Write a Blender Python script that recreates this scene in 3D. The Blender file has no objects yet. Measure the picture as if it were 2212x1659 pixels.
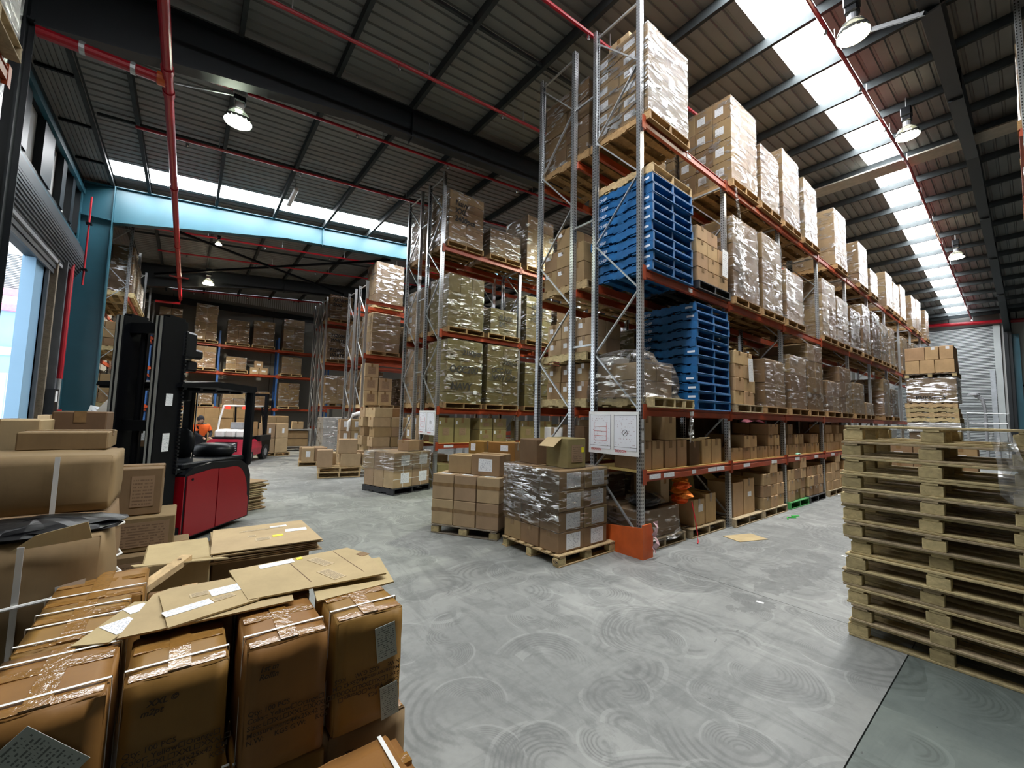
import bpy, bmesh, math, random
from math import sin, cos, pi, radians, sqrt, atan2
from mathutils import Vector, Matrix
sc = bpy.context.scene
C = sc.collection
rnd = random.Random(7)

# ---------------------------------------------------------------- camera, world, light, exposure
cam_d = bpy.data.cameras.new('camera'); cam = bpy.data.objects.new('camera', cam_d); C.objects.link(cam)
YAW, PITCH, ROLL, FPX = 0.666310548, 0.0789023612, 0.0231742794, 889.64
fw = Vector((sin(YAW)*cos(PITCH), cos(YAW)*cos(PITCH), sin(PITCH)))
rt = fw.cross(Vector((0, 0, 1))).normalized(); up = rt.cross(fw)
r2 = cos(ROLL)*rt + sin(ROLL)*up; u2 = -sin(ROLL)*rt + cos(ROLL)*up
cam.matrix_world = Matrix(((r2.x, u2.x, -fw.x, 0), (r2.y, u2.y, -fw.y, 0), (r2.z, u2.z, -fw.z, 1.9), (0, 0, 0, 1)))
cam_d.sensor_fit = 'HORIZONTAL'; cam_d.sensor_width = 36; cam_d.lens = FPX/2212*36
cam_d.clip_start = .05; cam_d.clip_end = 300
sc.camera = cam
SKY, SKYLIGHT, EXPO = 3.6, 34.0, 0.2
w = bpy.data.worlds.new('overcast_sky'); sc.world = w; w.use_nodes = True
bg = w.node_tree.nodes['Background']; bg.inputs[0].default_value = (.86, .93, 1, 1); bg.inputs[1].default_value = SKY
vs = sc.view_settings
vs.view_transform = 'Standard'; vs.look = 'None'; vs.exposure = EXPO; vs.gamma = 1; vs.use_curve_mapping = False
cy = sc.cycles
cy.max_bounces = 5; cy.diffuse_bounces = 3; cy.glossy_bounces = 3; cy.transmission_bounces = 3; cy.transparent_max_bounces = 10
cy.use_light_tree = False; cy.adaptive_threshold = .1; cy.sample_clamp_indirect = 6; cy.caustics_reflective = False; cy.caustics_refractive = False

# ---------------------------------------------------------------- materials
M = {}
def nodes(name):
    m = bpy.data.materials.new(name); m.use_nodes = True
    nt = m.node_tree; return m, nt, nt.nodes['Principled BSDF']
def N(nt, t, **kw):
    n = nt.nodes.new(t)
    for k, v in kw.items():
        if k.startswith('_'): setattr(n, k[1:], v)
        else: n.inputs[k.replace('0', '') if False else k].default_value = v
    return n
def L(nt, a, b): nt.links.new(a, b)
def mth(nt, op, a, b=None, c=None):
    n = nt.nodes.new('ShaderNodeMath'); n.operation = op
    for i, v in enumerate((a, b, c)):
        if v is None: continue
        if isinstance(v, (int, float)): n.inputs[i].default_value = v
        else: nt.links.new(v, n.inputs[i])
    return n.outputs[0]
def mixc(nt, f, a, b, mode='MIX'):
    n = nt.nodes.new('ShaderNodeMix'); n.data_type = 'RGBA'; n.blend_type = mode
    for i, v in ((0, f), (6, a), (7, b)):
        if isinstance(v, (int, float)): n.inputs[i].default_value = v
        elif isinstance(v, tuple): n.inputs[i].default_value = (*v[:3], 1)
        else: nt.links.new(v, n.inputs[i])
    return n.outputs[2]
def ramp(nt, f, a, b):
    n = nt.nodes.new('ShaderNodeMapRange'); n.inputs[1].default_value = a; n.inputs[2].default_value = b
    nt.links.new(f, n.inputs[0]); return n.outputs[0]
def noise(nt, vec, scale, detail=3, rough=.5, dist=0):
    n = nt.nodes.new('ShaderNodeTexNoise'); n.inputs['Scale'].default_value = scale
    n.inputs['Detail'].default_value = detail; n.inputs['Roughness'].default_value = rough; n.inputs['Distortion'].default_value = dist
    if vec is not None: nt.links.new(vec, n.inputs['Vector'])
    return n.outputs['Fac']
def mapping(nt, vec, scale=(1, 1, 1), rot=(0, 0, 0), loc=None):
    n = nt.nodes.new('ShaderNodeMapping'); n.inputs['Scale'].default_value = scale; n.inputs['Rotation'].default_value = rot
    nt.links.new(vec, n.inputs['Vector'])
    if loc is not None: nt.links.new(loc, n.inputs['Location'])
    return n.outputs[0]
def tc(nt, o='Object'): return nt.nodes.new('ShaderNodeTexCoord').outputs[o]
def orand(nt): return nt.nodes.new('ShaderNodeObjectInfo').outputs['Random']
def bump(nt, bs, h, s, d=.01):
    n = nt.nodes.new('ShaderNodeBump'); n.inputs['Strength'].default_value = s; n.inputs['Distance'].default_value = d
    nt.links.new(h, n.inputs['Height']); nt.links.new(n.outputs[0], bs.inputs['Normal'])
def plain(key, col, rough=.6, metal=0, vary=.12, scale=6, spec=.5, jit=0):
    m, nt, b = nodes(key); v = tc(nt)
    f = noise(nt, v, scale, 4)
    d = tuple(c*(1-vary) for c in col); l = tuple(min(1, c*(1+vary)) for c in col)
    c = mixc(nt, ramp(nt, f, .3, .7), d, l)
    if jit:
        hs = nt.nodes.new('ShaderNodeHueSaturation'); L(nt, c, hs.inputs['Color'])
        L(nt, mth(nt, 'ADD', mth(nt, 'MULTIPLY', orand(nt), jit*2), 1-jit), hs.inputs['Value']); c = hs.outputs[0]
    L(nt, c, b.inputs['Base Color']); b.inputs['Roughness'].default_value = rough; b.inputs['Metallic'].default_value = metal
    b.inputs['Specular IOR Level'].default_value = spec
    M[key] = m; return m, nt, b
def cardboard(key, col, rough=.75, jit=.16):
    m, nt, b = nodes(key); v = tc(nt); r = orand(nt)
    f = noise(nt, v, 3.5, 5, .6)
    flute = noise(nt, mapping(nt, v, (90, 90, 2)), 1.0, 2)
    c = mixc(nt, ramp(nt, f, .25, .75), tuple(x*.82 for x in col), tuple(min(1, x*1.12) for x in col))
    c = mixc(nt, mth(nt, 'MULTIPLY', ramp(nt, flute, .5, .8), .18), c, tuple(x*.7 for x in col))
    hs = nt.nodes.new('ShaderNodeHueSaturation'); L(nt, c, hs.inputs['Color'])
    L(nt, mth(nt, 'ADD', mth(nt, 'MULTIPLY', r, jit*2), 1-jit), hs.inputs['Value'])
    L(nt, mth(nt, 'ADD', mth(nt, 'MULTIPLY', r, .02), .49), hs.inputs['Hue'])
    L(nt, hs.outputs[0], b.inputs['Base Color']); b.inputs['Roughness'].default_value = rough; b.inputs['Specular IOR Level'].default_value = .25
    bump(nt, b, f, .12, .01); M[key] = m
cardboard('kraft', (.31, .205, .108))
cardboard('kraft_pale', (.41, .29, .17))
cardboard('kraft_tan', (.47, .31, .165), jit=.12); cardboard('kraft_mid', (.225, .15, .078), jit=.08)
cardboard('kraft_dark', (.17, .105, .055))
cardboard('kraft_olive', (.255, .205, .090), jit=.08)
cardboard('kraft_sheet', (.45, .34, .185), jit=.08)
cardboard('kraft_white', (.75, .73, .70), jit=.05)
cardboard('kraft_orange', (.27, .135, .035), rough=.5, jit=.06)
def wood(key, col, jit=.2):
    m, nt, b = nodes(key); v = tc(nt); r = orand(nt)
    cmb = nt.nodes.new('ShaderNodeCombineXYZ'); L(nt, mth(nt, 'MULTIPLY', r, 37), cmb.inputs[0]); L(nt, mth(nt, 'MULTIPLY', r, 11), cmb.inputs[2])
    f = noise(nt, mapping(nt, v, (9, 9, 14), (0, 0, 0), cmb.outputs[0]), 1.6, 5, .65, .6)
    s = noise(nt, v, 5, 3)
    c = mixc(nt, ramp(nt, f, .3, .72), tuple(x*.55 for x in col), col)
    c = mixc(nt, mth(nt, 'MULTIPLY', ramp(nt, s, .55, .75), .5), c, tuple(x*.5 for x in col))
    hs = nt.nodes.new('ShaderNodeHueSaturation'); L(nt, c, hs.inputs['Color'])
    L(nt, mth(nt, 'ADD', mth(nt, 'MULTIPLY', r, jit*2), 1-jit), hs.inputs['Value'])
    L(nt, hs.outputs[0], b.inputs['Base Color']); b.inputs['Roughness'].default_value = .8; b.inputs['Specular IOR Level'].default_value = .2
    bump(nt, b, f, .25, .01); M[key] = m
wood('wood', (.62, .50, .27)); wood('wood_rack', (.40, .25, .115)); wood('wood_old', (.47, .37, .23)); wood('wood_new', (.66, .48, .26), .12); wood('wood_grey', (.30, .25, .19))
wood('wood_block', (.60, .48, .25), .25)
plain('pallet_blue', (.006, .105, .29), .55, 0, .25, 9, jit=.12)
plain('pallet_black', (.018, .018, .02), .5, 0, .3, 9)
plain('pallet_green', (.04, .25, .06), .6)
plain('beam_orange', (.32, .046, .012), .45, 0, .18, 4)
plain('beam_blue', (.02, .09, .30), .5)
plain('guard_orange', (.60, .11, .02), .5)
plain('pipe_red', (.36, .006, .016), .32, 0, .1)
plain('truck_red', (.27, .003, .010), .3, 0, .05, 2)
plain('fork_red', (.60, .03, .07), .35)
plain('black_plastic', (.006, .007, .009), .42, 0, .2, spec=.25)
plain('black_steel', (.003, .0035, .005), .45, 0, .2, spec=.15)
plain('chrome', (.75, .77, .80), .22, 1, .05)
plain('rubber', (.02, .02, .02), .85)
plain('white_paint', (.78, .78, .78), .4, 0, .03)
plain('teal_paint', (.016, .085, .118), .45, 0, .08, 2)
plain('teal_dark', (.0035, .007, .010), .5, 0, .08, 2)  # on the portal frames: teal_paint with shade put into the colour
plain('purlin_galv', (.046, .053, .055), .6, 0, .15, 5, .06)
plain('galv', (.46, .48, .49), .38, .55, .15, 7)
plain('roof_sheet', (.185, .192, .188), .6, .1, .10, 1.2)
plain('wall_panel', (.22, .215, .195), .75, 0, .08, .8)
plain('wall_pale', (.55, .56, .55), .7, 0, .05, .8)
plain('door_grey', (.06, .066, .075), .5, .1, .1, 1.5)
plain('door_white', (.48, .52, .52), .4, .1, .06, 1.5)
plain('concrete_dark', (.06, .06, .055), .9)
plain('tape', (.24, .145, .065), .22, 0, .15, 12, .6)
plain('tape_clear', (.27, .135, .034), .10, 0, .15, 14, 1.0)
plain('strap_white', (.80, .80, .78), .4, 0, .04)
plain('ink', (.02, .017, .015), .7, 0, .1); plain('ink_brown', (.045, .024, .012), .8, 0, .1)
plain('ink_white', (.75, .80, .88), .6, 0, .1); plain('ink_red', (.60, .02, .03), .6, 0, .1)
plain('hivis', (1.0, .15, .02), .7, 0, .06, 20); plain('orange_cloth', (.95, .23, .02), .8, 0, .25, 18)
plain('dark_cloth', (.015, .015, .02), .9); plain('skin', (.45, .25, .17), .55)
plain('beige_strip', (.42, .40, .34), .7); plain('pale_blue', (.24, .42, .60), .5, 0, .04, 1)
plain('pink', (.75, .25, .35), .5); plain('outside_white', (.85, .85, .83), .6, 0, .04, 1); plain('outside_grey', (.42, .45, .48), .7)
plain('yellow_tag', (.85, .75, .02), .5); plain('black_bag', (.004, .004, .005), .35, 0, .2, 9, .15)
plain('green_film', (.05, .5, .08), .4); plain('mint_cloth', (.35, .72, .6), .7, 0, .2, 15); plain('pink_cloth', (.65, .42, .45), .8, 0, .15, 15)
plain('board_yellow', (.62, .45, .16), .7); plain('grey_plastic', (.30, .31, .33), .5); plain('grey_dark', (.085, .09, .10), .6)

_tm = M['tape_clear'].node_tree; _tb = _tm.nodes['Principled BSDF']; bump(_tm, _tb, noise(_tm, mapping(_tm, tc(_tm), (1, 1, 1)), 45, 3, .6, .5), .4, .004)
def mk_label(key, bg, inkc, n, thr):
    m, nt, b = nodes(key); g = tc(nt, 'Generated')
    sx = nt.nodes.new('ShaderNodeSeparateXYZ'); L(nt, g, sx.inputs[0])
    y = mth(nt, 'MULTIPLY', sx.outputs[1], n); fr = mth(nt, 'FRACT', y); ln = mth(nt, 'GREATER_THAN', fr, .55)
    row = mth(nt, 'FLOOR', y); cb = nt.nodes.new('ShaderNodeCombineXYZ')
    L(nt, mth(nt, 'MULTIPLY', sx.outputs[0], 16), cb.inputs[0]); L(nt, mth(nt, 'MULTIPLY', row, 3.7), cb.inputs[1]); L(nt, mth(nt, 'MULTIPLY', orand(nt), 50), cb.inputs[2])
    t = mth(nt, 'GREATER_THAN', noise(nt, cb.outputs[0], 1, 2), thr)
    ed = mth(nt, 'MULTIPLY', mth(nt, 'LESS_THAN', mth(nt, 'ABSOLUTE', mth(nt, 'SUBTRACT', sx.outputs[0], .5)), .42), mth(nt, 'LESS_THAN', mth(nt, 'ABSOLUTE', mth(nt, 'SUBTRACT', sx.outputs[1], .5)), .44))
    f = mth(nt, 'MULTIPLY', mth(nt, 'MULTIPLY', ln, t), ed)
    L(nt, mixc(nt, f, bg, inkc), b.inputs['Base Color']); b.inputs['Roughness'].default_value = .55; M[key] = m
mk_label('paper_label', (.80, .82, .85), (.33, .34, .40), 14, .55)
mk_label('paper_grey', (.42, .46, .42), (.13, .14, .13), 16, .5)
mk_label('print_box', (.29, .19, .112), (.17, .105, .06), 9, .45)
mk_label('sign_print', (.78, .80, .86), (.50, .42, .46), 18, .60)
mk_label('code_patch', (.50, .38, .21), (.10, .065, .03), 22, .42)

def post_mat():
    m, nt, b = nodes('perforated_galv'); v = tc(nt); sx = nt.nodes.new('ShaderNodeSeparateXYZ'); L(nt, v, sx.inputs[0])
    z = mth(nt, 'LESS_THAN', mth(nt, 'FRACT', mth(nt, 'MULTIPLY', sx.outputs[2], 20)), .48)
    def band(o): return mth(nt, 'LESS_THAN', mth(nt, 'ABSOLUTE', mth(nt, 'SUBTRACT', mth(nt, 'ABSOLUTE', o), .019)), .007)
    k = mth(nt, 'MULTIPLY', z, mth(nt, 'MAXIMUM', band(sx.outputs[0]), band(sx.outputs[1])))
    f = noise(nt, v, 9, 3)
    c = mixc(nt, k, mixc(nt, f, (.42, .44, .45), (.60, .62, .64)), (.02, .02, .02))
    L(nt, c, b.inputs['Base Color']); b.inputs['Roughness'].default_value = .30
    L(nt, mth(nt, 'MULTIPLY', mth(nt, 'SUBTRACT', 1, k), .8), b.inputs['Metallic']); M['post'] = m
post_mat()

def film_mat(key, op, tint, gl, sk):
    m, nt, b = nodes(key); nt.nodes.remove(b); out = nt.nodes['Material Output']; v = tc(nt); r = orand(nt)
    cmb = nt.nodes.new('ShaderNodeCombineXYZ'); L(nt, mth(nt, 'MULTIPLY', r, 30), cmb.inputs[0]); L(nt, mth(nt, 'MULTIPLY', r, 17), cmb.inputs[2])
    v1 = mapping(nt, v, (1.6, 1.6, 10), (.20, .15, 0), cmb.outputs[0])
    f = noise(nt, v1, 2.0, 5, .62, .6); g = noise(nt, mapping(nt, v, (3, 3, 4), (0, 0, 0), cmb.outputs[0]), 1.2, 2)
    st = mth(nt, 'MULTIPLY', ramp(nt, f, .53, .56), ramp(nt, g, .40, .56))  # wrinkle streaks: film scatter plus highlights put into the white colour
    tr = nt.nodes.new('ShaderNodeBsdfTransparent'); tr.inputs[0].default_value = (*tint, 1)
    gs = nt.nodes.new('ShaderNodeBsdfGlossy'); gs.inputs['Roughness'].default_value = .24; gs.inputs[0].default_value = (.95, .95, .95, 1)
    df = nt.nodes.new('ShaderNodeBsdfDiffuse'); df.inputs[0].default_value = (.75, .74, .72, 1)
    bp = nt.nodes.new('ShaderNodeBump'); bp.inputs['Strength'].default_value = .9; bp.inputs['Distance'].default_value = .05
    L(nt, f, bp.inputs['Height']); L(nt, bp.outputs[0], gs.inputs['Normal'])
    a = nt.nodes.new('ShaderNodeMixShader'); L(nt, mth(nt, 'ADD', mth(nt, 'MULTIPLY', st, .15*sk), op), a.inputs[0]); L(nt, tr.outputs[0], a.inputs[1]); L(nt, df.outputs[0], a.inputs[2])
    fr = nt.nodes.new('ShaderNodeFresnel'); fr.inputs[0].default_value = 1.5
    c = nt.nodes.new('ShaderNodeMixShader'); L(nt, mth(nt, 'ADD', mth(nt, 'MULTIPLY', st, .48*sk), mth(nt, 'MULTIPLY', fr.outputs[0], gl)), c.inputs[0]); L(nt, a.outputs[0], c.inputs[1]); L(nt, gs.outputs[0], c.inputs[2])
    L(nt, c.outputs[0], out.inputs[0]); M[key] = m
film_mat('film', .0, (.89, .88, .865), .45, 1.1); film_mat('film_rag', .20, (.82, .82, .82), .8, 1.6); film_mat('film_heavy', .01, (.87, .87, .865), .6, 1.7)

def emis(key, col, s):
    m, nt, b = nodes(key); nt.nodes.remove(b); e = nt.nodes.new('ShaderNodeEmission'); e.inputs[0].default_value = (*col, 1); e.inputs[1].default_value = s
    L(nt, e.outputs[0], nt.nodes['Material Output'].inputs[0]); M[key] = m
emis('skylight_glow', (.96, .98, 1), SKYLIGHT); emis('lamp_glow', (1, .95, .82), 90); emis('lamp_green', (.93, 1, .80), 60)
emis('lamp_warm', (1, .86, .62), 90); emis('red_light', (1, .05, .03), 2.0)
def glassm():
    m, nt, b = nodes('lamp_glass'); b.inputs['Base Color'].default_value = (.9, .95, .9, 1); b.inputs['Roughness'].default_value = .1
    b.inputs['Transmission Weight'].default_value = .9; b.inputs['IOR'].default_value = 1.1; M['lamp_glass'] = m
glassm()
def floorm(key, mul):
    m, nt, b = nodes(key); geo = nt.nodes.new('ShaderNodeNewGeometry').outputs['Position']
    n1 = noise(nt, geo, .55, 6, .6); n2 = noise(nt, geo, 14, 4, .7); n3 = noise(nt, mapping(nt, geo, (.5, 3.5, 1), (0, 0, .5)), 1.0, 6, .65, 1.2)
    base = mixc(nt, ramp(nt, n1, .3, .7), (.165, .172, .167), (.335, .34, .322))
    base = mixc(nt, mth(nt, 'MULTIPLY', ramp(nt, n3, .5, .68), .55), base, (.13, .138, .134))
    # swirl scuffs: rings round scattered centres, only in patches
    wv = nt.nodes.new('ShaderNodeVectorMath'); wv.operation = 'ADD'
    nz = nt.nodes.new('ShaderNodeTexNoise'); nz.inputs['Scale'].default_value = .8; L(nt, geo, nz.inputs['Vector'])
    sc_ = nt.nodes.new('ShaderNodeVectorMath'); sc_.operation = 'SCALE'; sc_.inputs['Scale'].default_value = .28; L(nt, nz.outputs['Color'], sc_.inputs[0])
    L(nt, geo, wv.inputs[0]); L(nt, sc_.outputs[0], wv.inputs[1])
    tot = None; edge = None
    for q, (s, fq, th, lo, hi) in enumerate(((1.25, 175, .30, .12, .52), (1.0, 150, .32, .2, .6), (1.9, 230, .33, .10, .5), (.8, 120, .36, .15, .5))):
        vo = nt.nodes.new('ShaderNodeTexVoronoi'); vo.inputs['Scale'].default_value = s; vv = mapping(nt, wv.outputs[0], (1, 1, 0), (0, 0, q*.9)); L(nt, vv, vo.inputs['Vector'])
        df = nt.nodes.new('ShaderNodeVectorMath'); df.operation = 'SUBTRACT'; L(nt, vv, df.inputs[0]); L(nt, vo.outputs['Position'], df.inputs[1])
        sd = nt.nodes.new('ShaderNodeSeparateXYZ'); L(nt, df.outputs[0], sd.inputs[0]); cr = nt.nodes.new('ShaderNodeSeparateColor'); L(nt, vo.outputs['Color'], cr.inputs[0])
        an = mth(nt, 'ARCTAN2', sd.outputs[1], sd.outputs[0]); sec = ramp(nt, mth(nt, 'COSINE', mth(nt, 'SUBTRACT', an, mth(nt, 'MULTIPLY', cr.outputs[0], 6.28))), -.15, .5)
        d = vo.outputs['Distance']; ann = mth(nt, 'MULTIPLY', ramp(nt, d, lo, lo+.12), ramp(nt, d, hi, hi-.05))
        ring = ramp(nt, mth(nt, 'SINE', mth(nt, 'MULTIPLY', d, fq)), -.2, .9); on = mth(nt, 'GREATER_THAN', cr.outputs[1], .12)
        pat = mth(nt, 'MULTIPLY', on, ramp(nt, noise(nt, geo, 1.1+s, 4), th, th+.14)); msk = mth(nt, 'MULTIPLY', mth(nt, 'MULTIPLY', sec, ann), pat)
        e = mth(nt, 'MULTIPLY', mth(nt, 'ADD', mth(nt, 'MULTIPLY', ring, .7), .3), msk); tot = e if tot is None else mth(nt, 'MAXIMUM', tot, e)
        g = mth(nt, 'MULTIPLY', mth(nt, 'LESS_THAN', mth(nt, 'ABSOLUTE', mth(nt, 'SUBTRACT', d, hi)), .014), mth(nt, 'MULTIPLY', sec, pat)); edge = g if edge is None else mth(nt, 'MAXIMUM', edge, g)
    base = mixc(nt, mth(nt, 'MULTIPLY', tot, .62), base, (.105, .11, .107))
    base = mixc(nt, mth(nt, 'MULTIPLY', edge, .30), base, (.40, .41, .39))
    halo = ramp(nt, noise(nt, wv.outputs[0], 1.1, 5, .6, 1.5), .45, .7)
    base = mixc(nt, mth(nt, 'MULTIPLY', halo, .45), base, (.16, .165, .16))
    sm = ramp(nt, noise(nt, mapping(nt, geo, (1.6, .5, 1), (0, 0, -.6)), 1.4, 6, .7, 2.0), .50, .60)
    base = mixc(nt, mth(nt, 'MULTIPLY', sm, .45), base, (.12, .127, .123))
    sp = mth(nt, 'GREATER_THAN', noise(nt, mapping(nt, geo, (3, 7, 1), (0, 0, .8)), 1.8, 3, .6), .715)
    base = mixc(nt, mth(nt, 'MULTIPLY', sp, .6), base, (.07, .07, .07))
    # one damp stain in the right aisle
    sx = nt.nodes.new('ShaderNodeSeparateXYZ'); L(nt, geo, sx.inputs[0])
    dx = mth(nt, 'DIVIDE', mth(nt, 'SUBTRACT', sx.outputs[0], 6.0), 2.1); dy = mth(nt, 'DIVIDE', mth(nt, 'SUBTRACT', sx.outputs[1], 2.0), .34)
    rr = mth(nt, 'ADD', mth(nt, 'MULTIPLY', dx, dx), mth(nt, 'MULTIPLY', dy, dy))
    wet = mth(nt, 'GREATER_THAN', mth(nt, 'SUBTRACT', noise(nt, geo, 2.4, 5, .6), mth(nt, 'MULTIPLY', rr, .25)), .40)
    base = mixc(nt, mth(nt, 'MULTIPLY', wet, .55), base, (.11, .115, .112))
    base = mixc(nt, mth(nt, 'MULTIPLY', ramp(nt, n2, .4, .8), .18), base, (.42, .43, .41))
    base = mixc(nt, 1.0, base, mul, 'MULTIPLY')
    L(nt, base, b.inputs['Base Color']); L(nt, mth(nt, 'ADD', mth(nt, 'MULTIPLY', n1, .3), .38), b.inputs['Roughness'])
    b.inputs['Specular IOR Level'].default_value = .35; bump(nt, b, n2, .06, .004); M[key] = m
floorm('concrete', (1, 1, 1)); floorm('concrete_dull', (.52, .60, .57))

# ---------------------------------------------------------------- mesh helpers
class MB:
    def __init__(s): s.v = []; s.f = []
    def add(s, vs, fs):
        o = len(s.v); s.v += [tuple(p) for p in vs]; s.f += [tuple(i+o for i in f) for f in fs]; return s
    def box(s, x0, x1, y0, y1, z0, z1):
        return s.add([(x0,y0,z0),(x1,y0,z0),(x1,y1,z0),(x0,y1,z0),(x0,y0,z1),(x1,y0,z1),(x1,y1,z1),(x0,y1,z1)],
                     [(0,3,2,1),(4,5,6,7),(0,1,5,4),(1,2,6,5),(2,3,7,6),(3,0,4,7)])
    def bar(s, a, b, w, h=None, upv=(0, 0, 1)):
        a = Vector(a); b = Vector(b); d = (b-a).normalized(); h = h or w; U = Vector(upv)
        if abs(d.dot(U)) > .98: U = Vector((1, 0, 0))
        x = d.cross(U).normalized(); y = x.cross(d).normalized()
        p = [a+x*(i*w/2)+y*(j*h/2) for i, j in ((-1,-1),(1,-1),(1,1),(-1,1))]; q = [k+(b-a) for k in p]
        return s.add(p+q, [(0,1,2,3),(7,6,5,4),(0,4,5,1),(1,5,6,2),(2,6,7,3),(3,7,4,0)])
    def tube(s, pts, r, n=10):
        pts = [Vector(p) for p in pts]; rs = r if isinstance(r, (list, tuple)) else [r]*len(pts); rings = []
        for i, p in enumerate(pts):
            d = (pts[min(i+1, len(pts)-1)]-pts[max(i-1, 0)]).normalized()
            U = Vector((0, 0, 1)) if abs(d.z) < .9 else Vector((1, 0, 0))
            x = d.cross(U).normalized(); y = x.cross(d)
            rings.append([p+(x*cos(2*pi*k/n)+y*sin(2*pi*k/n))*rs[i] for k in range(n)])
        vs = [q for g in rings for q in g]; fs = []
        for i in range(len(pts)-1):
            for k in range(n): fs.append((i*n+k, i*n+(k+1) % n, (i+1)*n+(k+1) % n, (i+1)*n+k))
        fs.append(tuple(range(n))[::-1]); fs.append(tuple((len(pts)-1)*n+k for k in range(n)))
        return s.add(vs, fs)
    def lathe(s, prof, n=20, c=(0, 0, 0)):
        vs = []; fs = []
        for r, z in prof:
            for k in range(n): vs.append((c[0]+r*cos(2*pi*k/n), c[1]+r*sin(2*pi*k/n), c[2]+z))
        for i in range(len(prof)-1):
            for k in range(n): fs.append((i*n+k, i*n+(k+1) % n, (i+1)*n+(k+1) % n, (i+1)*n+k))
        return s.add(vs, fs)
    def prism(s, poly, ax, a, b):
        """poly of 2-D points in the plane normal to axis ax, extruded from a to b along it"""
        def P(p, t): return (t, p[0], p[1]) if ax == 'x' else ((p[0], t, p[1]) if ax == 'y' else (p[0], p[1], t))
        n = len(poly); vs = [P(p, a) for p in poly]+[P(p, b) for p in poly]
        fs = [tuple(range(n))[::-1], tuple(range(n, 2*n))]+[(i, (i+1) % n, (i+1) % n+n, i+n) for i in range(n)]
        return s.add(vs, fs)
    def cbox(s, x0, x1, y0, y1, z0, z1, c=.01):
        """box with chamfered edges"""
        cx, cy_, cz = (x0+x1)/2, (y0+y1)/2, (z0+z1)/2; hx, hy, hz = (x1-x0)/2, (y1-y0)/2, (z1-z0)/2
        c = min(c, hx*.45, hy*.45, hz*.45); vs = []; idx = {}
        for sx in (-1, 1):
            for sy in (-1, 1):
                for sz in (-1, 1):
                    for k in range(3):
                        p = [sx*(hx-c), sy*(hy-c), sz*(hz-c)]; p[k] = (sx*hx, sy*hy, sz*hz)[k]
                        idx[sx, sy, sz, k] = len(vs); vs.append((cx+p[0], cy_+p[1], cz+p[2]))
        fs = []; g = idx
        for S in (-1, 1):
            for k in range(3):
                a, b = [i for i in range(3) if i != k]; loop = []
                for p, q in ((-1,-1),(1,-1),(1,1),(-1,1)):
                    t = [0]*3; t[k] = S; t[a] = p; t[b] = q; loop.append(g[t[0], t[1], t[2], k])
                if (S > 0) != (k != 1): loop = loop[::-1]
                fs.append(tuple(loop))
        for k in range(3):
            a, b = [i for i in range(3) if i != k]
            for p in (-1, 1):
                for q in (-1, 1):
                    t0 = [0]*3; t0[k] = -1; t0[a] = p; t0[b] = q; t1 = list(t0); t1[k] = 1
                    fs.append((g[(*t0, a)], g[(*t0, b)], g[(*t1, b)], g[(*t1, a)]))
        for sx in (-1, 1):
            for sy in (-1, 1):
                for sz in (-1, 1): fs.append(tuple(g[sx, sy, sz, k] for k in range(3)))
        return s.add(vs, fs)
    def mesh(s, name, mat, smooth=False):
        me = bpy.data.meshes.new(name); me.from_pydata(s.v, [], s.f); me.update()
        bm = bmesh.new(); bm.from_mesh(me); bmesh.ops.recalc_face_normals(bm, faces=bm.faces); bm.to_mesh(me); bm.free()
        if smooth:
            for p in me.polygons: p.use_smooth = True
        me.materials.append(M[mat]); return me
    def obj(s, name, mat, parent=None, smooth=False, **kw): return link(name, s.mesh(name, mat, smooth), parent, **kw)
def link(name, data, parent=None, loc=None, rz=None, rot=None, scale=None):
    o = bpy.data.objects.new(name, data); C.objects.link(o)
    if parent is not None: o.parent = parent
    if loc is not None: o.location = loc
    if rz is not None: o.rotation_euler = (0, 0, rz)
    if rot is not None: o.rotation_euler = rot
    if scale is not None: o.scale = scale
    return o
def tag(o, label, cat, group=None):
    o['label'] = label; o['category'] = cat
    if group: o['group'] = group
    return o
def thing(name, label, cat, loc=(0, 0, 0), rz=0, group=None):
    return tag(link(name, None, None, loc, rz), label, cat, group)
def struct(o): o['kind'] = 'structure'; return o
_cache = {}
def shared(key, fn):
    if key not in _cache: _cache[key] = fn()
    return _cache[key]
def text(body, parent, loc, rot, size, mat='ink', name='printed_text', align='LEFT', shear=0, line=1.0, sx=1.0):
    cu = bpy.data.curves.new(name, 'FONT'); cu.body = body; cu.size = size; cu.align_x = align; cu.shear = shear; cu.space_line = line
    cu.resolution_u = 2; cu.offset = size*(.028 if name == 'marker_writing' else .012); key = ('txt', body, size, align, shear, mat)
    if key not in _cache:
        tmp = bpy.data.objects.new('tmp', cu); C.objects.link(tmp); dg = bpy.context.evaluated_depsgraph_get()
        me = bpy.data.meshes.new_from_object(tmp.evaluated_get(dg)); me.name = name; bpy.data.objects.remove(tmp)
        me.materials.clear(); me.materials.append(M[mat]); _cache[key] = me
    bpy.data.curves.remove(cu)
    return link(name, _cache[key], parent, loc, rot=rot, scale=(sx, 1, 1))
# orientations for flat print: facing -Y, facing -X, facing +Z
FY = (pi/2, 0, 0); FX = (pi/2, 0, -pi/2); FZ = (0, 0, 0)
def patch(parent, loc, rot, w, h, mat='paper_label', name='paper_label', t=.002):
    me = shared(('patch', round(w, 3), round(h, 3), mat), lambda: MB().box(-w/2, w/2, -h/2, h/2, 0, t).mesh(name, mat))
    return link(name, me, parent, loc, rot=rot)
ORD = ['first', 'second', 'third', 'fourth', 'fifth', 'sixth', 'seventh', 'eighth', 'ninth', 'tenth', 'eleventh', 'twelfth', 'thirteenth', 'fourteenth', 'fifteenth', 'sixteenth']
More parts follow.
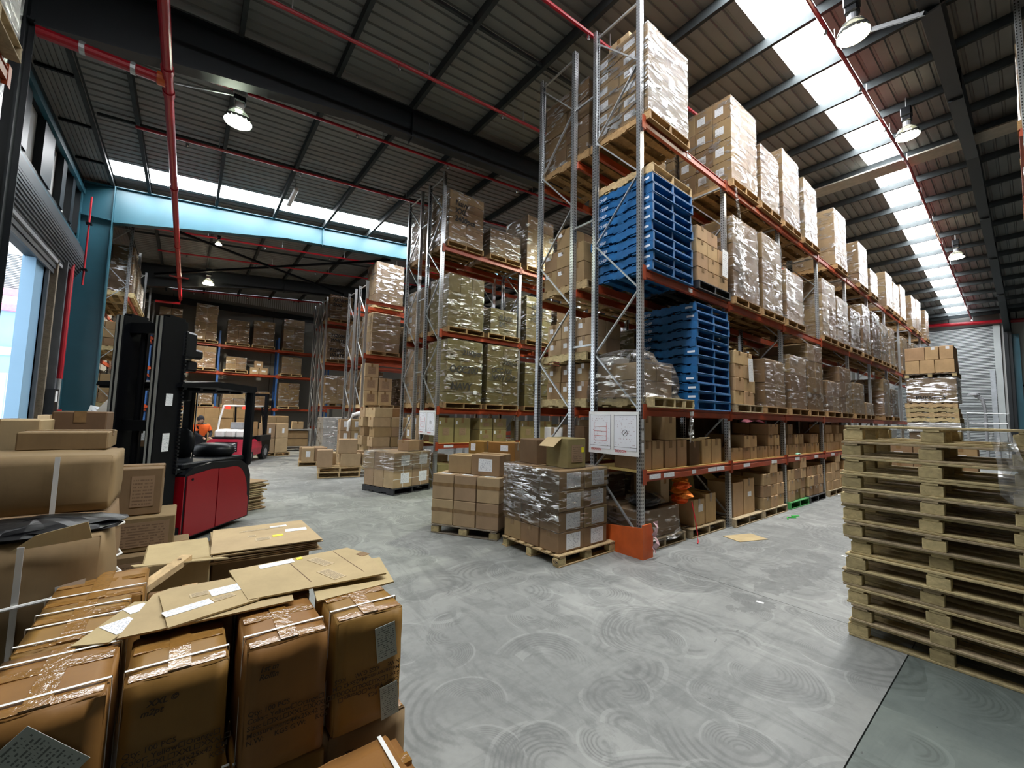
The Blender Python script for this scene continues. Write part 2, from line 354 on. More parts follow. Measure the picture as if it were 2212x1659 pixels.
# ---------------------------------------------------------------- building shell
XW, XE, YB, YF, XR, S = -2.75, 36.15, -7.2, 29.4, 16.7, .09
def roofz(x): return 8.7+S*(x if x < XR else 2*XR-x)
fl = struct(MB().box(XW-12, XE+.3, YB-.3, YF+.3, -.30, -.03).obj('floor', 'concrete_dark'))
bx = [XW+.02, 5.1, 12.9, 20.7, 28.5, XE]; by = [YB, .75, 8.55, 16.4, 24.2, YF]
for i in range(len(bx)-1):
    for j in range(len(by)-1):
        MB().box(bx[i]+.004, bx[i+1]-.004, by[j]+.004, by[j+1]-.004, -.03, 0).obj('slab', 'concrete_dull' if j == 0 else 'concrete', fl)
# roof sheets: trapezoid ribs running up the slope, in strips between the skylights
def sheet(y0, y1, x0, x1, per, name, mat, th=.0):
    prof = []; y = y0; rib = .032
    while y < y1-1e-4:
        for dy, dz in ((0, 0), (per*.70, 0), (per*.78, rib), (per*.93, rib)):
            if y+dy < y1: prof.append((y+dy, dz))
        y += per
    prof.append((y1, 0)); m = MB()
    n = len(prof); vs = [(x, p, roofz(x)+d) for x in (x0, x1) for p, d in prof]
    m.add(vs, [(i, i+1, n+i+1, n+i) for i in range(n-1)]); return m
SK = [(2.12, 2.95), (15.05, 15.95)]
edges = [YB]+[e for a in SK for e in a]+[YF]
strips = [(edges[i], edges[i+1]) for i in range(0, len(edges), 2)]
ceil = None
for (a, b) in strips:
    for x0, x1 in ((-2.15, XR), (XR, XE)):
        m = sheet(a, b, x0, x1, .23, 'ceiling', 'roof_sheet')
        if ceil is None: ceil = struct(m.obj('ceiling', 'roof_sheet'))
        else: m.obj('roof_sheet', 'roof_sheet', ceil)
n = 0
for (a, b) in SK:
    for x0, x1 in ((-2.05, XR-.3), (XR+.3, XE-1.2)):
        n += 1
        o = struct(sheet(a, b, x0, x1, .23, 'window_%d' % n, 'skylight_glow').obj('window_%d' % n, 'skylight_glow'))
# soffit along the left eaves
sof = MB(); k = 0
for i in range(7):
    x = -2.75+i*.085; sof.box(x, x+.07, YB, YF, 8.40, 8.43)
sof.box(-2.78, -2.1, YB, YF, 8.43, 8.47); sof.obj('eaves_soffit', 'roof_sheet', ceil)
for y in (9.6, 11.4, 13.3, 15.1): MB().bar((-2.7, y, 8.36), (-2.15, y, 8.38), .06, .05).obj('soffit_bracket', 'black_steel', ceil)
# purlins (C sections), bridging rods
pl = []
def cpoly(x, z, w=.075, h=.2, t=.012): return [(x, z), (x+w, z), (x+w, z+.03), (x+w-t, z+.03), (x+w-t, z+t), (x+t, z+t), (x+t, z+h-t), (x+w, z+h-t), (x+w, z+h), (x, z+h)]
px_ = [-2.15, -1.35]+[.29+1.64*i for i in range(10)]
px_ += [2*XR-x-.075 for x in px_]+[XR-.04]
pur = thing('roof_purlin_set', 'grey steel purlins running under the whole corrugated roof', 'roof purlins')
del pur['category']; struct(pur); pur.name = 'trim_1'
for x in px_:
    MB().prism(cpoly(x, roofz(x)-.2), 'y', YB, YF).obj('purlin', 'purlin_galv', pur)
for ya in (-3.1, 5.9, 12.6, 20.3):
    for x0, x1 in ((-2.0, XR), (XR, XE)):
        MB().bar((x0, ya, roofz(x0)-.12), (x1, ya, roofz(x1)-.12), .05, .06).obj('bridging_rod', 'purlin_galv', pur)
MB().prism([(XR-.32, 9.86), (XR+.32, 9.86), (XR+.32, 9.9), (XR, 9.93), (XR-.32, 9.9)], 'y', YB, YF).obj('ridge_strip', 'beige_strip', pur)
# portal frames
def frame(y, nm, mat, xin=-2.04):
    root = struct(link(nm, None)); root.location = (0, 0, 0)
    t = .10
    def rail(poly, nm2):      # I section: web + flanges following the polygon outline
        m = MB(); m.prism(poly, 'y', y-.008, y+.008); return m
    for side in (0, 1):
        fx = (lambda x: x) if side == 0 else (lambda x: 2*XR-x)
        top = lambda x: 8.5+S*x
        xs = [-2.7, -2.04, 2.4, XR]; bot = [7.2, 7.25, 8.08, 7.86+S*XR]
        web = [(fx(-2.7), top(-2.7)), (fx(XR), top(XR)), (fx(XR), bot[3]), (fx(2.4), bot[2]), (fx(-2.04), bot[1]), (fx(-2.7), bot[1])]
        MB().prism(web, 'y', y-.007, y+.007).obj('rafter_web', mat, root)
        m = MB(); m.bar((fx(-2.7), y, top(-2.7)), (fx(XR), y, top(XR)), .22, .02); m.obj('rafter_top_flange', mat, root)
        m = MB()
        for (xa, za), (xb, zb) in zip(list(zip(xs, bot))[1:], list(zip(xs, bot))[2:]): m.bar((fx(xa), y, za), (fx(xb), y, zb), .24, .022)
        m.obj('rafter_bottom_flange', mat, root)
        m = MB(); m.box(min(fx(-2.70), fx(-2.05)), max(fx(-2.70), fx(-2.05)), y-.008, y+.008, 0, 8.3); m.obj('column_web', mat, root)
        for xa, xb in ((xin-.025, xin), (-2.72, -2.695)):
            MB().box(min(fx(xa), fx(xb)), max(fx(xa), fx(xb)), y-.14, y+.14, 0, 8.3).obj('column_flange', mat, root)
        MB().box(min(fx(-2.7), fx(-2.04)), max(fx(-2.7), fx(-2.04)), y-.13, y+.13, 7.28, 7.31).obj('column_stiffener', mat, root)
        for xs_ in (3.6, 8.6, 12.6):
            MB().box(min(fx(xs_), fx(xs_)+.02), max(fx(xs_), fx(xs_)+.02), y-.11, y+.11, roofz(xs_)-.9, roofz(xs_)-.2).obj('rafter_stiffener', mat, root)
    return root
for i, (y, mat) in enumerate(((-7.0, 'teal_dark'), (.75, 'teal_dark'), (8.55, 'teal_dark'), (16.4, 'teal_paint'), (24.2, 'teal_dark'))): frame(y, 'trim_%d' % (i+2), mat, -2.11 if y < 10 else -2.04)  # one frame paint; all but the lit frame get the shaded copy
# roof cross bracing in the far bay
br = struct(link('trim_8', None))
for (a, b) in (((-1.5, 17), (6.5, 23.8)), ((6.5, 17), (-1.5, 23.8)), ((8, 17), (14, 23.8))):
    MB().bar((a[0], a[1], roofz(a[0])-.75), (b[0], b[1], roofz(b[0])-.75), .08).obj('brace_rod', 'black_steel', br)
for yy in (-.4, 1.7):
    MB().bar((9.0, .8, 8.6), (9.6, .8+(yy-.75)*1.0, 9.35), .06).obj('fly_brace', 'teal_dark', br)
# left wall: bays of cladding, a raised roller door with daylight, windows above
wl = struct(MB().box(XW-.2, XW, YB, .75, 0, 8.45).obj('wall_left', 'wall_panel'))
MB().box(XW-.2, XW, .75, 9.3, 0, 8.45).obj('wall_section', 'wall_panel', wl)
MB().box(XW-.2, XW, 13.88, 16.4, 0, 6.5).obj('wall_section', 'grey_dark', wl); MB().box(XW-.2, XW, 16.4, YF, 0, 6.5).obj('wall_section', 'wall_panel', wl)
MB().box(XW-.2, XW, 16.4, YF, 6.5, 8.45).obj('wall_section', 'wall_panel', wl)
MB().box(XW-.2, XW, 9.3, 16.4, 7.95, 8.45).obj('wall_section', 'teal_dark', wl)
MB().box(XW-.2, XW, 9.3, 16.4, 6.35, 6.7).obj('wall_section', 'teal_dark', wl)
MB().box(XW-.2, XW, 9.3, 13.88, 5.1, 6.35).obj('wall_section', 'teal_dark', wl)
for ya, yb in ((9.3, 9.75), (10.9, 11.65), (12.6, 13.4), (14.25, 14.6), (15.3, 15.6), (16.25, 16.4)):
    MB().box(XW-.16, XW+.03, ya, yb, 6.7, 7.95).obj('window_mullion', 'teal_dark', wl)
for i, (ya, yb) in enumerate(((9.75, 10.9), (11.65, 12.6), (13.4, 14.25), (14.6, 15.3), (15.6, 16.25))):
    o = struct(MB().box(XW-.12, XW-.10, ya, yb, 6.7, 7.95).obj('window_%d' % (i+11), 'wall_pale'))
MB().box(XW, XW+.09, 9.0, 17.2, 7.9, 8.06).obj('girt', 'teal_paint', wl)
MB().box(XW, XW+.08, 9.0, 17.2, 6.38, 6.50).obj('girt', 'teal_paint', wl)
# roller door, curtain rolled up in its drum
dr = struct(link('door_1', None))
for i in range(12):
    a = pi*.5+i*pi/11
    p = (XW+.26+.26*cos(a+pi/2+pi), 0, 0)
m = MB()
for i in range(18):
    z = 5.38+i*.057; bow = .18*sin(pi*(i+.5)/18); m.box(XW+.04, XW+.10+bow, 8.9, 16.1, z, z+.05)
m.obj('roller_curtain', 'door_grey', dr)
for i in range(3):
    z = 5.02+i*.12; MB().box(XW+.03, XW+.07+.02*(i % 2), 9.2, 14.3, z, z+.1).obj('curtain_slat', 'door_grey', dr)
MB().box(XW+.02, XW+.12, 9.2, 15.2, 5.28, 5.36).obj('door_rail', 'grey_plastic', dr)
MB().box(XW-.15, XW+.06, 13.88, 13.98, 0, 5.1).obj('door_guide', 'grey_dark', dr); MB().box(XW-.1, XW+.06, 9.2, 9.38, 0, 5.1).obj('door_guide', 'galv', dr)
MB().box(XW-.22, XW-.02, 13.25, 13.88, 0, 5.15).obj('door_jamb', 'pale_blue', dr)
MB().box(XW+.0, XW+.12, 14.25, 14.36, 0, 5.4).obj('chain_guide', 'wood_grey', dr); MB().box(XW+.05, XW+.2, 14.7, 14.78, 0, 5.5).obj('conduit_channel', 'grey_dark', dr)
MB().tube([(XW+.12, 15.0, .9), (XW+.12, 15.0, 5.6)], .04).obj('door_chain_pipe', 'galv', dr)
MB().box(XW+.02, XW+.28, 14.35, 14.7, 1.15, 2.3).obj('control_box', 'black_plastic', dr); MB().box(XW+.28, XW+.285, 14.4, 14.6, 2.0, 2.25).obj('control_sticker', 'paper_label', dr)
t = thing('hose_reel_riser', 'red painted riser pipe beside the raised roller door', 'pipe', (XW+.16, 15.35, 0))
MB().tube([(0, 0, 2.6), (0, 0, 5.6)], .055).obj('riser_pipe', 'pipe_red', t); MB().tube([(0, 0, 0), (0, 0, 2.6)], .04).obj('lower_pipe', 'galv', t)
MB().lathe([(.10, 0), (.10, .06), (.0, .06)], 12, (0, 0, 1.75)).obj('valve_wheel', 'pipe_red', t)
t = thing('drop_pipe', 'thin red pipe dropping past the wall windows to the teal column', 'pipe', (-2.45, 15.9, 0))
MB().tube([(0, 0, 5.2), (0, 0, 7.7)], .022).obj('pipe_run', 'pipe_red', t)
for z in (5.6, 6.9): MB().box(-.06, .06, -.06, .06, z, z+.05).obj('clamp', 'black_steel', t)
# far wall, back wall, right wall
wf = struct(MB().box(XW-.2, XE, YF, YF+.2, 0, 8.3).obj('wall_far', 'wall_panel'))
m = MB(); m.prism([(XW, 8.3), (XE, 8.3), (XE, 8.5), (XR, 10.2), (XW, 8.45)], 'y', YF, YF+.2); m.obj('wall_gable', 'wall_panel', wf)
m = MB()
for i in range(60):
    x = .6+i*.115; m.box(x, x+.07, YF-.03, YF, 8.35, roofz(x)-.06)
m.obj('gable_cladding', 'wall_pale', wf)
for x in (-1.0, 3.9, 9.0): MB().box(x, x+.03, YF-.02, YF, 0, 8.3).obj('panel_joint', 'concrete_dark', wf)
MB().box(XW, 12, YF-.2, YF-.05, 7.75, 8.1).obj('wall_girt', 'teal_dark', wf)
wb = struct(MB().prism([(XW, 0), (XE, 0), (XE, 8.5), (XR, 10.2), (XW, 8.45)], 'y', YB-.2, YB).obj('wall_back', 'wall_panel'))
wr = struct(MB().box(XE, XE+.2, YB, YF, 0, 8.6).obj('wall_right', 'wall_panel'))
for y in [-6.5+i*1.1 for i in range(32)]: MB().box(XE-.03, XE, y, y+.9, 1.6, 8.5).obj('wall_cladding', 'wall_pale', wr) if (y < .6 and y > -6) or y > 4.5 else None
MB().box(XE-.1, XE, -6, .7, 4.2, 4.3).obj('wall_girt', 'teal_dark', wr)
d2 = struct(link('door_2', None))
for i in range(88):
    z = .02+i*.088; MB().box(XE-.09, XE-.03, 1.25, 5.6, z, z+.05).obj('door_slat', 'door_white', d2)
MB().box(XE-.05, XE-.02, 1.25, 5.6, 0, 7.8).obj('door_backing', 'door_grey', d2)
MB().box(XE-.16, XE-.02, 1.02, 1.28, 0, 7.8).obj('door_guide', 'door_white', d2); MB().box(XE-.22, XE-.16, 1.3, 1.5, 0, 5.2).obj('door_post', 'outside_grey', d2)
cr = struct(MB().box(XE-.5, XE-.04, .35, .72, 0, 7.1).obj('trim_9', 'teal_paint'))
t = thing('fire_main_pipe', 'thick red fire main running across above the far roller door', 'pipe', (XE-.35, 0, 7.85))
MB().tube([(0, -8, -.35), (0, -.6, -.05), (0, 5.6, .35)], .11).obj('main_pipe', 'pipe_red', t)
for y in (3.0, .4): MB().box(-.02, .02, y-.02, y+.02, .15, .9).obj('hanger', 'black_steel', t)
t = thing('stair_rail', 'grey tubular hand rail standing in front of the far roller door', 'rail', (30.5, 1.75, 0))
MB().tube([(0, -.95, 0), (0, -.95, 2.55), (0, .35, 2.6), (0, .35, 1.7), (0, .3, 0)], .05, 8).obj('top_rail', 'galv', t); MB().tube([(0, -.95, 2.1), (0, .3, 2.1)], .04, 8).obj('mid_rail', 'galv', t)
t = thing('desk_fan_post', 'grey pedestal hose post with curved neck before the far roller door', 'post', (31.5, 1.55, 2.2))
MB().tube([(0, 0, -2.2), (0, 0, .6), (0, .08, 1.1), (0, .3, 1.35)], [.06, .06, .08, .12], 10).obj('neck', 'grey_plastic', t); MB().lathe([(.0, 0), (.22, .02), (.2, .12), (0, .16)], 12, (0, .35, 1.3)).obj('head', 'grey_plastic', t)
# outside, seen through the raised door
yd = struct(MB().box(XW-60, XW-.2, -6, 60, -.3, -.05).obj('ground_outside', 'outside_white'))
t = thing('opposite_building', 'pale blue metal-clad building with pink bands across the yard', 'building', (-14, 45, 0))
MB().box(-16, 4, 0, 6, 0, 5.4).obj('lower_wall', 'pale_blue', t); MB().box(-16, 4, -.1, 6, 5.4, 6.0).obj('grey_band', 'outside_grey', t)
MB().box(-16, 4, .2, 6, 6.0, 8.6).obj('upper_wall', 'pale_blue', t)
for z in (8.6, 9.7): MB().box(-16, 4, -.2, 6, z, z+.45).obj('pink_band', 'pink', t)
MB().box(-16, 4, .1, 6, 9.05, 9.7).obj('white_band', 'outside_white', t)
m = MB()
for i in range(22): m.box(-16, 4, .15, 6, 10.2+i*.12, 10.2+i*.12+.08)
m.obj('roof_cladding', 'outside_grey', t)
t = thing('yard_fence', 'white ribbed steel fence outside the raised door', 'fence', (-9, 30, 0))
for i in range(40): MB().box(-6+i*.25, -6+i*.25+.2, 0, .05, 0, 3.4).obj('fence_panel', 'outside_white', t)
# sprinkler pipes
t = thing('sprinkler_main', 'thick red sprinkler main running overhead into the depth', 'pipe', (-.585, 0, 7.15))
MB().tube([(0, -3, 0), (0, 25.2, 0)], .068, 14).obj('main_run', 'pipe_red', t)
for y in (4.2, 8.1, 8.7, 12.5, 17, 21): MB().tube([(0, y-.06, 0), (0, y+.06, 0)], .084, 14).obj('coupling', 'pipe_red', t)
MB().tube([(0, 25.2, 0), (0, 25.2, -.2), (-.9, 25.2, -.25)], .06).obj('tail', 'pipe_red', t)
MB().box(-.3, .3, 20.9, 21, -.02, .02).obj('clamp', 'pipe_red', t)
t = thing('sprinkler_cross_main', 'red sprinkler pipe joining the overhead main to the left column', 'pipe', (0, 8.4, 7.15))
MB().tube([(-2.0, 0, -.02), (-.6, 0, 0)], .075, 12).obj('branch_run', 'pipe_red', t)
for x in (-1.55, -1.0): MB().tube([(x-.03, 0, -.01), (x+.03, 0, -.01)], .09, 12).obj('clamp', 'galv', t)
MB().tube([(-.72, 0, 0), (-.62, 0, 0)], .1, 12).obj('tee_coupling', 'guard_orange', t)
PY = [(2.0, -2, 35), (4.55, -.6, 16), (7.06, -.6, 16), (9.5, -.6, 16), (12.0, -1.3, 14), (18.5, -1.3, 14), (21.0, -1.3, 14), (27.6, -1, 12)]
wd = ['directly above the right-hand aisle skylights', 'passing over the tall front rack', 'crossing the bare ceiling bay near the viewer', 'just beyond the dark roof beam', 'with a free end left of the overhead main', 'behind the pale blue roof beam', 'in the dim far roof bay', 'along the far wall top']
for i, (y, xa, xb) in enumerate(PY):
    t = thing('sprinkler_pipe', 'thin red sprinkler range pipe '+wd[i], 'pipe', (0, y, 0), 0, 'sprinkler range pipes')
    xs = [xa]+([XR] if xb > XR else [])+[xb]
    MB().tube([(x, 0, roofz(x)-.5) for x in xs], .034, 8).obj('pipe_run', 'pipe_red', t)
    x = xa+.9
    while x < xb:
        MB().lathe([(.012, 0), (.03, -.05), (.03, -.09), (.012, -.12)], 8, (x, 0, roofz(x)-.53)).obj('sprinkler_head', 'chrome', t)
        MB().bar((x+.6, 0, roofz(x+.6)-.5), (x+.6, 0, roofz(x+.6)-.2), .015).obj('hanger_rod', 'galv', t); x += 2.4
# high-bay lamps
def lamp(loc, label, glow, tilt=0, power=60, k=1.0):
    t = thing('high_bay_lamp', label, 'lamp', loc, 0, 'high-bay lamps'); t.rotation_euler = (tilt, 0, 0); t.scale = (k, k, k)
    MB().cbox(-.11, .11, -.10, .10, .50, .72, .02).obj('ballast_box', 'outside_grey' if glow == 'lamp_green' else 'black_plastic', t); MB().cbox(-.1, .1, -.09, .09, .38, .5, .02).obj('housing', 'black_plastic', t)
    m = MB().lathe([(.075, .38), (.08, .26), (.07, .25)], 14); m.obj('socket', 'white_paint' if glow == 'lamp_green' else 'grey_plastic', t)
    MB().lathe([(.08, .25), (.16, .20), (.21, .10), (.235, 0), (.228, 0), (.2, .1), (.15, .19), (.07, .24)], 22).obj('glass_shade', 'lamp_glass', t, True)
    MB().lathe([(.0, .0), (.215, .0), (.222, .02), (.2, .07), (.14, .13), (0, .16)], 18).obj('bulb', glow, t, True)
    top_ = (roofz(loc[0])+.02-loc[2])/k; MB().tube([(0, 0, .7), (0, 0, top_)], .014, 6).obj('suspension_rod', 'galv', t)
    ld = bpy.data.lights.new('lamp_light', 'SPOT'); ld.energy = power; ld.spot_size = 2.6; ld.spot_blend = .8; ld.shadow_soft_size = .2; ld.color = (.93, 1, .78) if glow == 'lamp_green' else (1, .93, .78)
    link('lamp_light', ld, t, (0, 0, -.02)); return t
lamp((.40, 9.05, 7.30), 'glass bell high-bay lamp glowing greenish under the dark roof beam', 'lamp_green', 0, 350)
lamp((8.3, 1.58, 8.35), 'nearest of the warm high-bay lamps beside the right aisle skylights', 'lamp_warm', 0, 350)
lamp((13.3, 1.6, 8.9), 'warm high-bay lamp further along the right aisle, second from the viewer', 'lamp_warm', 0, 350)
lamp((23.3, 1.62, 8.5), 'farthest warm high-bay lamp above the right aisle', 'lamp_warm', 0, 350)
lamp((9.7, 7.7, 8.35), 'high-bay lamp between the front and middle racks, behind the blue pallets', 'lamp_green', 0, 3200)
lamp((.4, 23.5, 7.7), 'warm high-bay lamp before the far dark roof beam', 'lamp_warm', 0, 5000)
lamp((.5, 17.7, 7.75), 'small high-bay lamp just behind the pale blue roof beam', 'lamp_warm', 0, 250, .45)
t = thing('lamp_conduit', 'pale conduit running from the red main to the bell lamp', 'conduit', (0, 9.0, 0)); MB().tube([(-.55, 0, 7.55), (.33, 0, 7.78)], .02, 8).obj('conduit_run', 'galv', t)
t = thing('batten_light', 'white fluorescent batten hung on a purlin left of the pale blue beam', 'batten light', (2.1, 13.7, 8.35))
MB().cbox(-.06, .06, -.6, .6, 0, .1, .02).obj('casing', 'white_paint', t)
for y in (-.4, .4): MB().bar((0, y, .1), (0, y, .42), .02).obj('bracket', 'galv', t)
# ---------------------------------------------------------------- racking
def cpost(h, mat):
    w, d, t = .045, .035, .012
    return MB().prism([(-w, -d), (w, -d), (w, d), (w-.02, d), (w-.02, d-t), (w-t, -d+t), (-w+t, -d+t), (-w+.02, d-t), (-w+.02, d), (-w, d)], 'z', 0, h).mesh('post', mat)
def beam_mesh(l, mat): return MB().prism([(-.025, 0), (.025, 0), (.025, -.125), (-.025, -.125), (-.025, -.045), (-.012, -.04), (-.012, -.012), (-.025, -.01)], 'x', .045, l-.045).mesh('beam', mat)
def conn_mesh(mat):
    m = MB(); m.box(-.04, .045, -.03, -.022, -.17, .045); m.box(.036, .045, -.03, .03, -.17, .045); return m.mesh('beam_connector', mat)
def rack(label, loc, nb, levels, top, pitch=2.69, inner=None, depth=.86, rz=0, postm='post', beamm='beam_orange', feet=True, conn=3, skip=(), braces=99, first=True, decks=()):
    t = thing('pallet_rack', label, 'rack', loc, rz, 'pallet racks')
    pm = shared(('post', top, postm), lambda: cpost(top, postm)); bm_ = shared(('beam', pitch, beamm), lambda: beam_mesh(pitch, beamm)); cm = shared(('conn', beamm), lambda: conn_mesh(beamm))
    dg = shared(('diag', depth), lambda: MB().bar((0, .03, 0), (0, depth-.03, .86), .035, .02).mesh('brace', 'galv')); hz = shared(('hor', depth), lambda: MB().bar((0, .03, 0), (0, depth-.03, 0), .03, .03).mesh('strut', 'galv'))
    ft = shared('foot', lambda: MB().box(-.07, .07, -.06, .06, 0, .012).mesh('foot_plate', 'galv'))
    for i in range(0 if first else 1, nb+1):
        x = i*pitch
        for y, ry in ((0, 0), (depth, pi)):
            link('post', pm if i == 0 or not inner else shared(('post', inner, postm), lambda: cpost(inner, postm)), t, (x, y, 0), ry)
            if feet: link('foot_plate', ft, t, (x, y, 0))
        if i < braces:
            tp = top if i == 0 or not inner else inner; link('strut', hz, t, (x, 0, .22)); link('strut', hz, t, (x, 0, tp-.12)); z = .25; k = 0
            while z+.86 < tp:
                o = link('brace', dg, t, (x, 0, z))
                if k % 2: o.location.y = depth; o.rotation_euler = (0, 0, pi)
                z += .9; k += 1
    for i in range(nb):
        for li, z in enumerate(levels):
            if (i, li) in skip: continue
            for y, r in ((-.045, 0), (depth+.045, pi)):
                b = link('beam', bm_, t, (i*pitch if r == 0 else (i+1)*pitch, y, z), r)
                if i < conn and y < 0:
                    for xx, sx in ((0, 1), (pitch, -1)):
                        link('beam_connector', cm, b, (xx, 0, 0), scale=(sx, 1, 1))
            if (i, li) in decks or li in decks: MB().box(i*pitch+.05, (i+1)*pitch-.05, -.03, depth+.03, z-.02, z+.018).obj('deck_panel', 'board_yellow', t)
    return t
LV = [1.15, 2.08, 4.12, 6.45]; PI_ = 2.69; X0 = 5.13
rkA = rack('long orange and galvanised pallet rack lining the right aisle', (X0, 3.52, 0), 10, LV, 8.53, inner=6.52, decks=(0,))
rkA2 = rack('pallet rack standing back to back behind the right aisle rack', (X0, 4.88, 0), 6, LV, 8.53, inner=6.52, conn=0, braces=4, decks=(0,))
rkB = rack('middle pallet rack behind the floor pallets, with handwritten loads', (X0, 9.68, 0), 5, LV, 8.53, inner=6.52, conn=2, braces=3, decks=(0,))
rkB2 = rack('pallet rack backing onto the middle rack', (X0, 11.05, 0), 4, LV, 8.53, inner=6.52, conn=0, braces=2)
rkC = rack('third pallet rack with an empty top beam level', (X0, 15.6, 0), 3, LV[:3]+[6.2], 6.95, conn=1, braces=2)
rkC2 = rack('pallet rack backing onto the third rack', (X0, 16.97, 0), 2, LV[:3]+[6.2], 6.95, conn=0, braces=1)
rkD = rack('fourth pallet rack deep in the hall, left of the third', (X0, 21.5, 0), 2, [1.15, 2.2, 4.35, 6.4], 7.6, conn=0, braces=2)
rkD2 = rack('pallet rack backing onto the fourth rack', (X0, 23.0, 0), 1, [1.15, 2.2, 4.35, 6.4], 7.6, conn=0, braces=1)
rkE = rack('pallet rack with blue posts along the far wall', (-1.68, 28.0, 0), 3, [2.05, 4.02, 5.55], 6.3, 2.89, None, postm='beam_blue', conn=4, braces=0)
rkF = rack('pallet rack along the left wall beyond the teal column', (-1.68, 17.1, 0), 4, [1.9, 3.6, 5.3], 7.5, 2.75, None, .82, rz=pi/2, conn=0, braces=5)
rkG = rack('pallet rack at the right edge facing the right aisle', (17.7, -.12, 0), 3, LV, 8.53, rz=pi, conn=0, braces=1)
rkH = rack('pallet rack high at the left edge beside the viewer', (-1.66, 3.43, 0), 1, [5.18], 6.6, 2.67, None, .9, rz=pi/2, conn=1)
# row spacers between the back-to-back frames
for rk, gap in ((rkA, .5), (rkB, .5)):
    for z in (3.1, 5.2, 7.4): MB().bar((0, .88, z), (0, .86+gap, z), .03).obj('row_spacer', 'galv', rk)
# beam labels, upright labels, rack end signs
for i in range(4):
    for z, xs in ((1.15, (.25, .62, 1.35, 1.95, 2.25)), (2.08, (1.3,)), (4.12, (1.3,)), (6.45, (1.3,))):
        for j, x in enumerate(xs):
            if i and j not in (1, 3): continue
            patch(rkA, (i*PI_+x, -.073, z-.065), FY, .28 if len(xs) > 1 and j != 2 else .12, .065, 'paper_label', 'beam_label')
    for k in range(3): patch(rkA, (i*PI_+.0, -.037, 1.5+.17*k), FY, .05, .13, 'paper_label', 'post_label')
for i in range(2):
    for x in (.35, 1.9): patch(rkB, (i*PI_+x, -.073, 1.085), FY, .28, .065, 'paper_label', 'beam_label')
def end_sign(x, ya, yb, label):
    t = thing('rack_load_sign', label, 'sign', (x, (ya+yb)/2, 1.37)); w_ = yb-ya
    MB().box(0, .012, -w_/2, w_/2, 0, .64).obj('sign_board', 'white_paint', t)
    for s_ in (-1, 1):
        cy0 = -s_*w_*.25
        patch(t, (-.002, cy0, .335), FX, w_*.43, .52, 'sign_print', 'printed_panel')
        patch(t, (-.003, cy0, .12), FX, w_*.43, .004, 'ink', 'panel_line'); patch(t, (-.003, cy0, .585), FX, w_*.43, .004, 'ink', 'panel_line')
        for e in (-1, 1): patch(t, (-.003, cy0+e*w_*.215, .335), FX, .004, .52, 'ink', 'panel_line')
        text('DEXION', t, (-.004, cy0+w_*.19, .045), FX, .052, 'ink_red')
        if s_ > 0:
            m = MB(); R = .045
            m.tube([(-.004, cy0+R*cos(a*pi/8), .33+R*sin(a*pi/8)) for a in range(17)], .003, 5); m.bar((-.004, cy0-.03, .36), (-.004, cy0+.03, .30), .006); m.obj('no_climbing_symbol', 'ink', t)
        else:
            m = MB()
            for k in range(4): m.bar((-.004, cy0-.12, .2+.07*k), (-.004, cy0+.12, .2+.07*k), .004)
            m.bar((-.004, cy0-.12, .2), (-.004, cy0-.12, .46), .004); m.bar((-.004, cy0+.12, .2), (-.004, cy0+.12, .46), .004); m.obj('rack_diagram', 'ink_red', t)
    return t
end_sign(5.045, 3.49, 4.41, 'white load limit sign with red lettering on the front rack end')
end_sign(5.045, 9.60, 10.52, 'white load limit sign on the end of the middle rack')
t = thing('rack_end_guard', 'orange steel guard at the foot of the front rack end', 'guard', (4.98, 3.4, 0))
MB().prism([(0, 0), (1.05, 0), (1.05, .30), (0, .42)], 'x', 0, .02).obj('side_plate', 'guard_orange', t); MB().prism([(.0, 0), (.24, 0), (.24, .36), (.20, .46), (.0, .46)], 'y', -.02, .0).obj('front_plate', 'guard_orange', t)
t = thing('hung_cloth', 'pale pink rag hanging over the orange rack guard', 'rag', (5.2, 3.33, 0))
m = MB(); m.add([(-.06+.03*sin(i*1.7), .02*cos(i*2.1)-.02, .5-i*.055) for i in range(9)]+[(.05+.03*sin(i*1.3+.6), .02*sin(i*1.9), .5-i*.055) for i in range(9)], [(i, i+1, i+10, i+9) for i in range(8)]); m.obj('folds', 'pink_cloth', t)

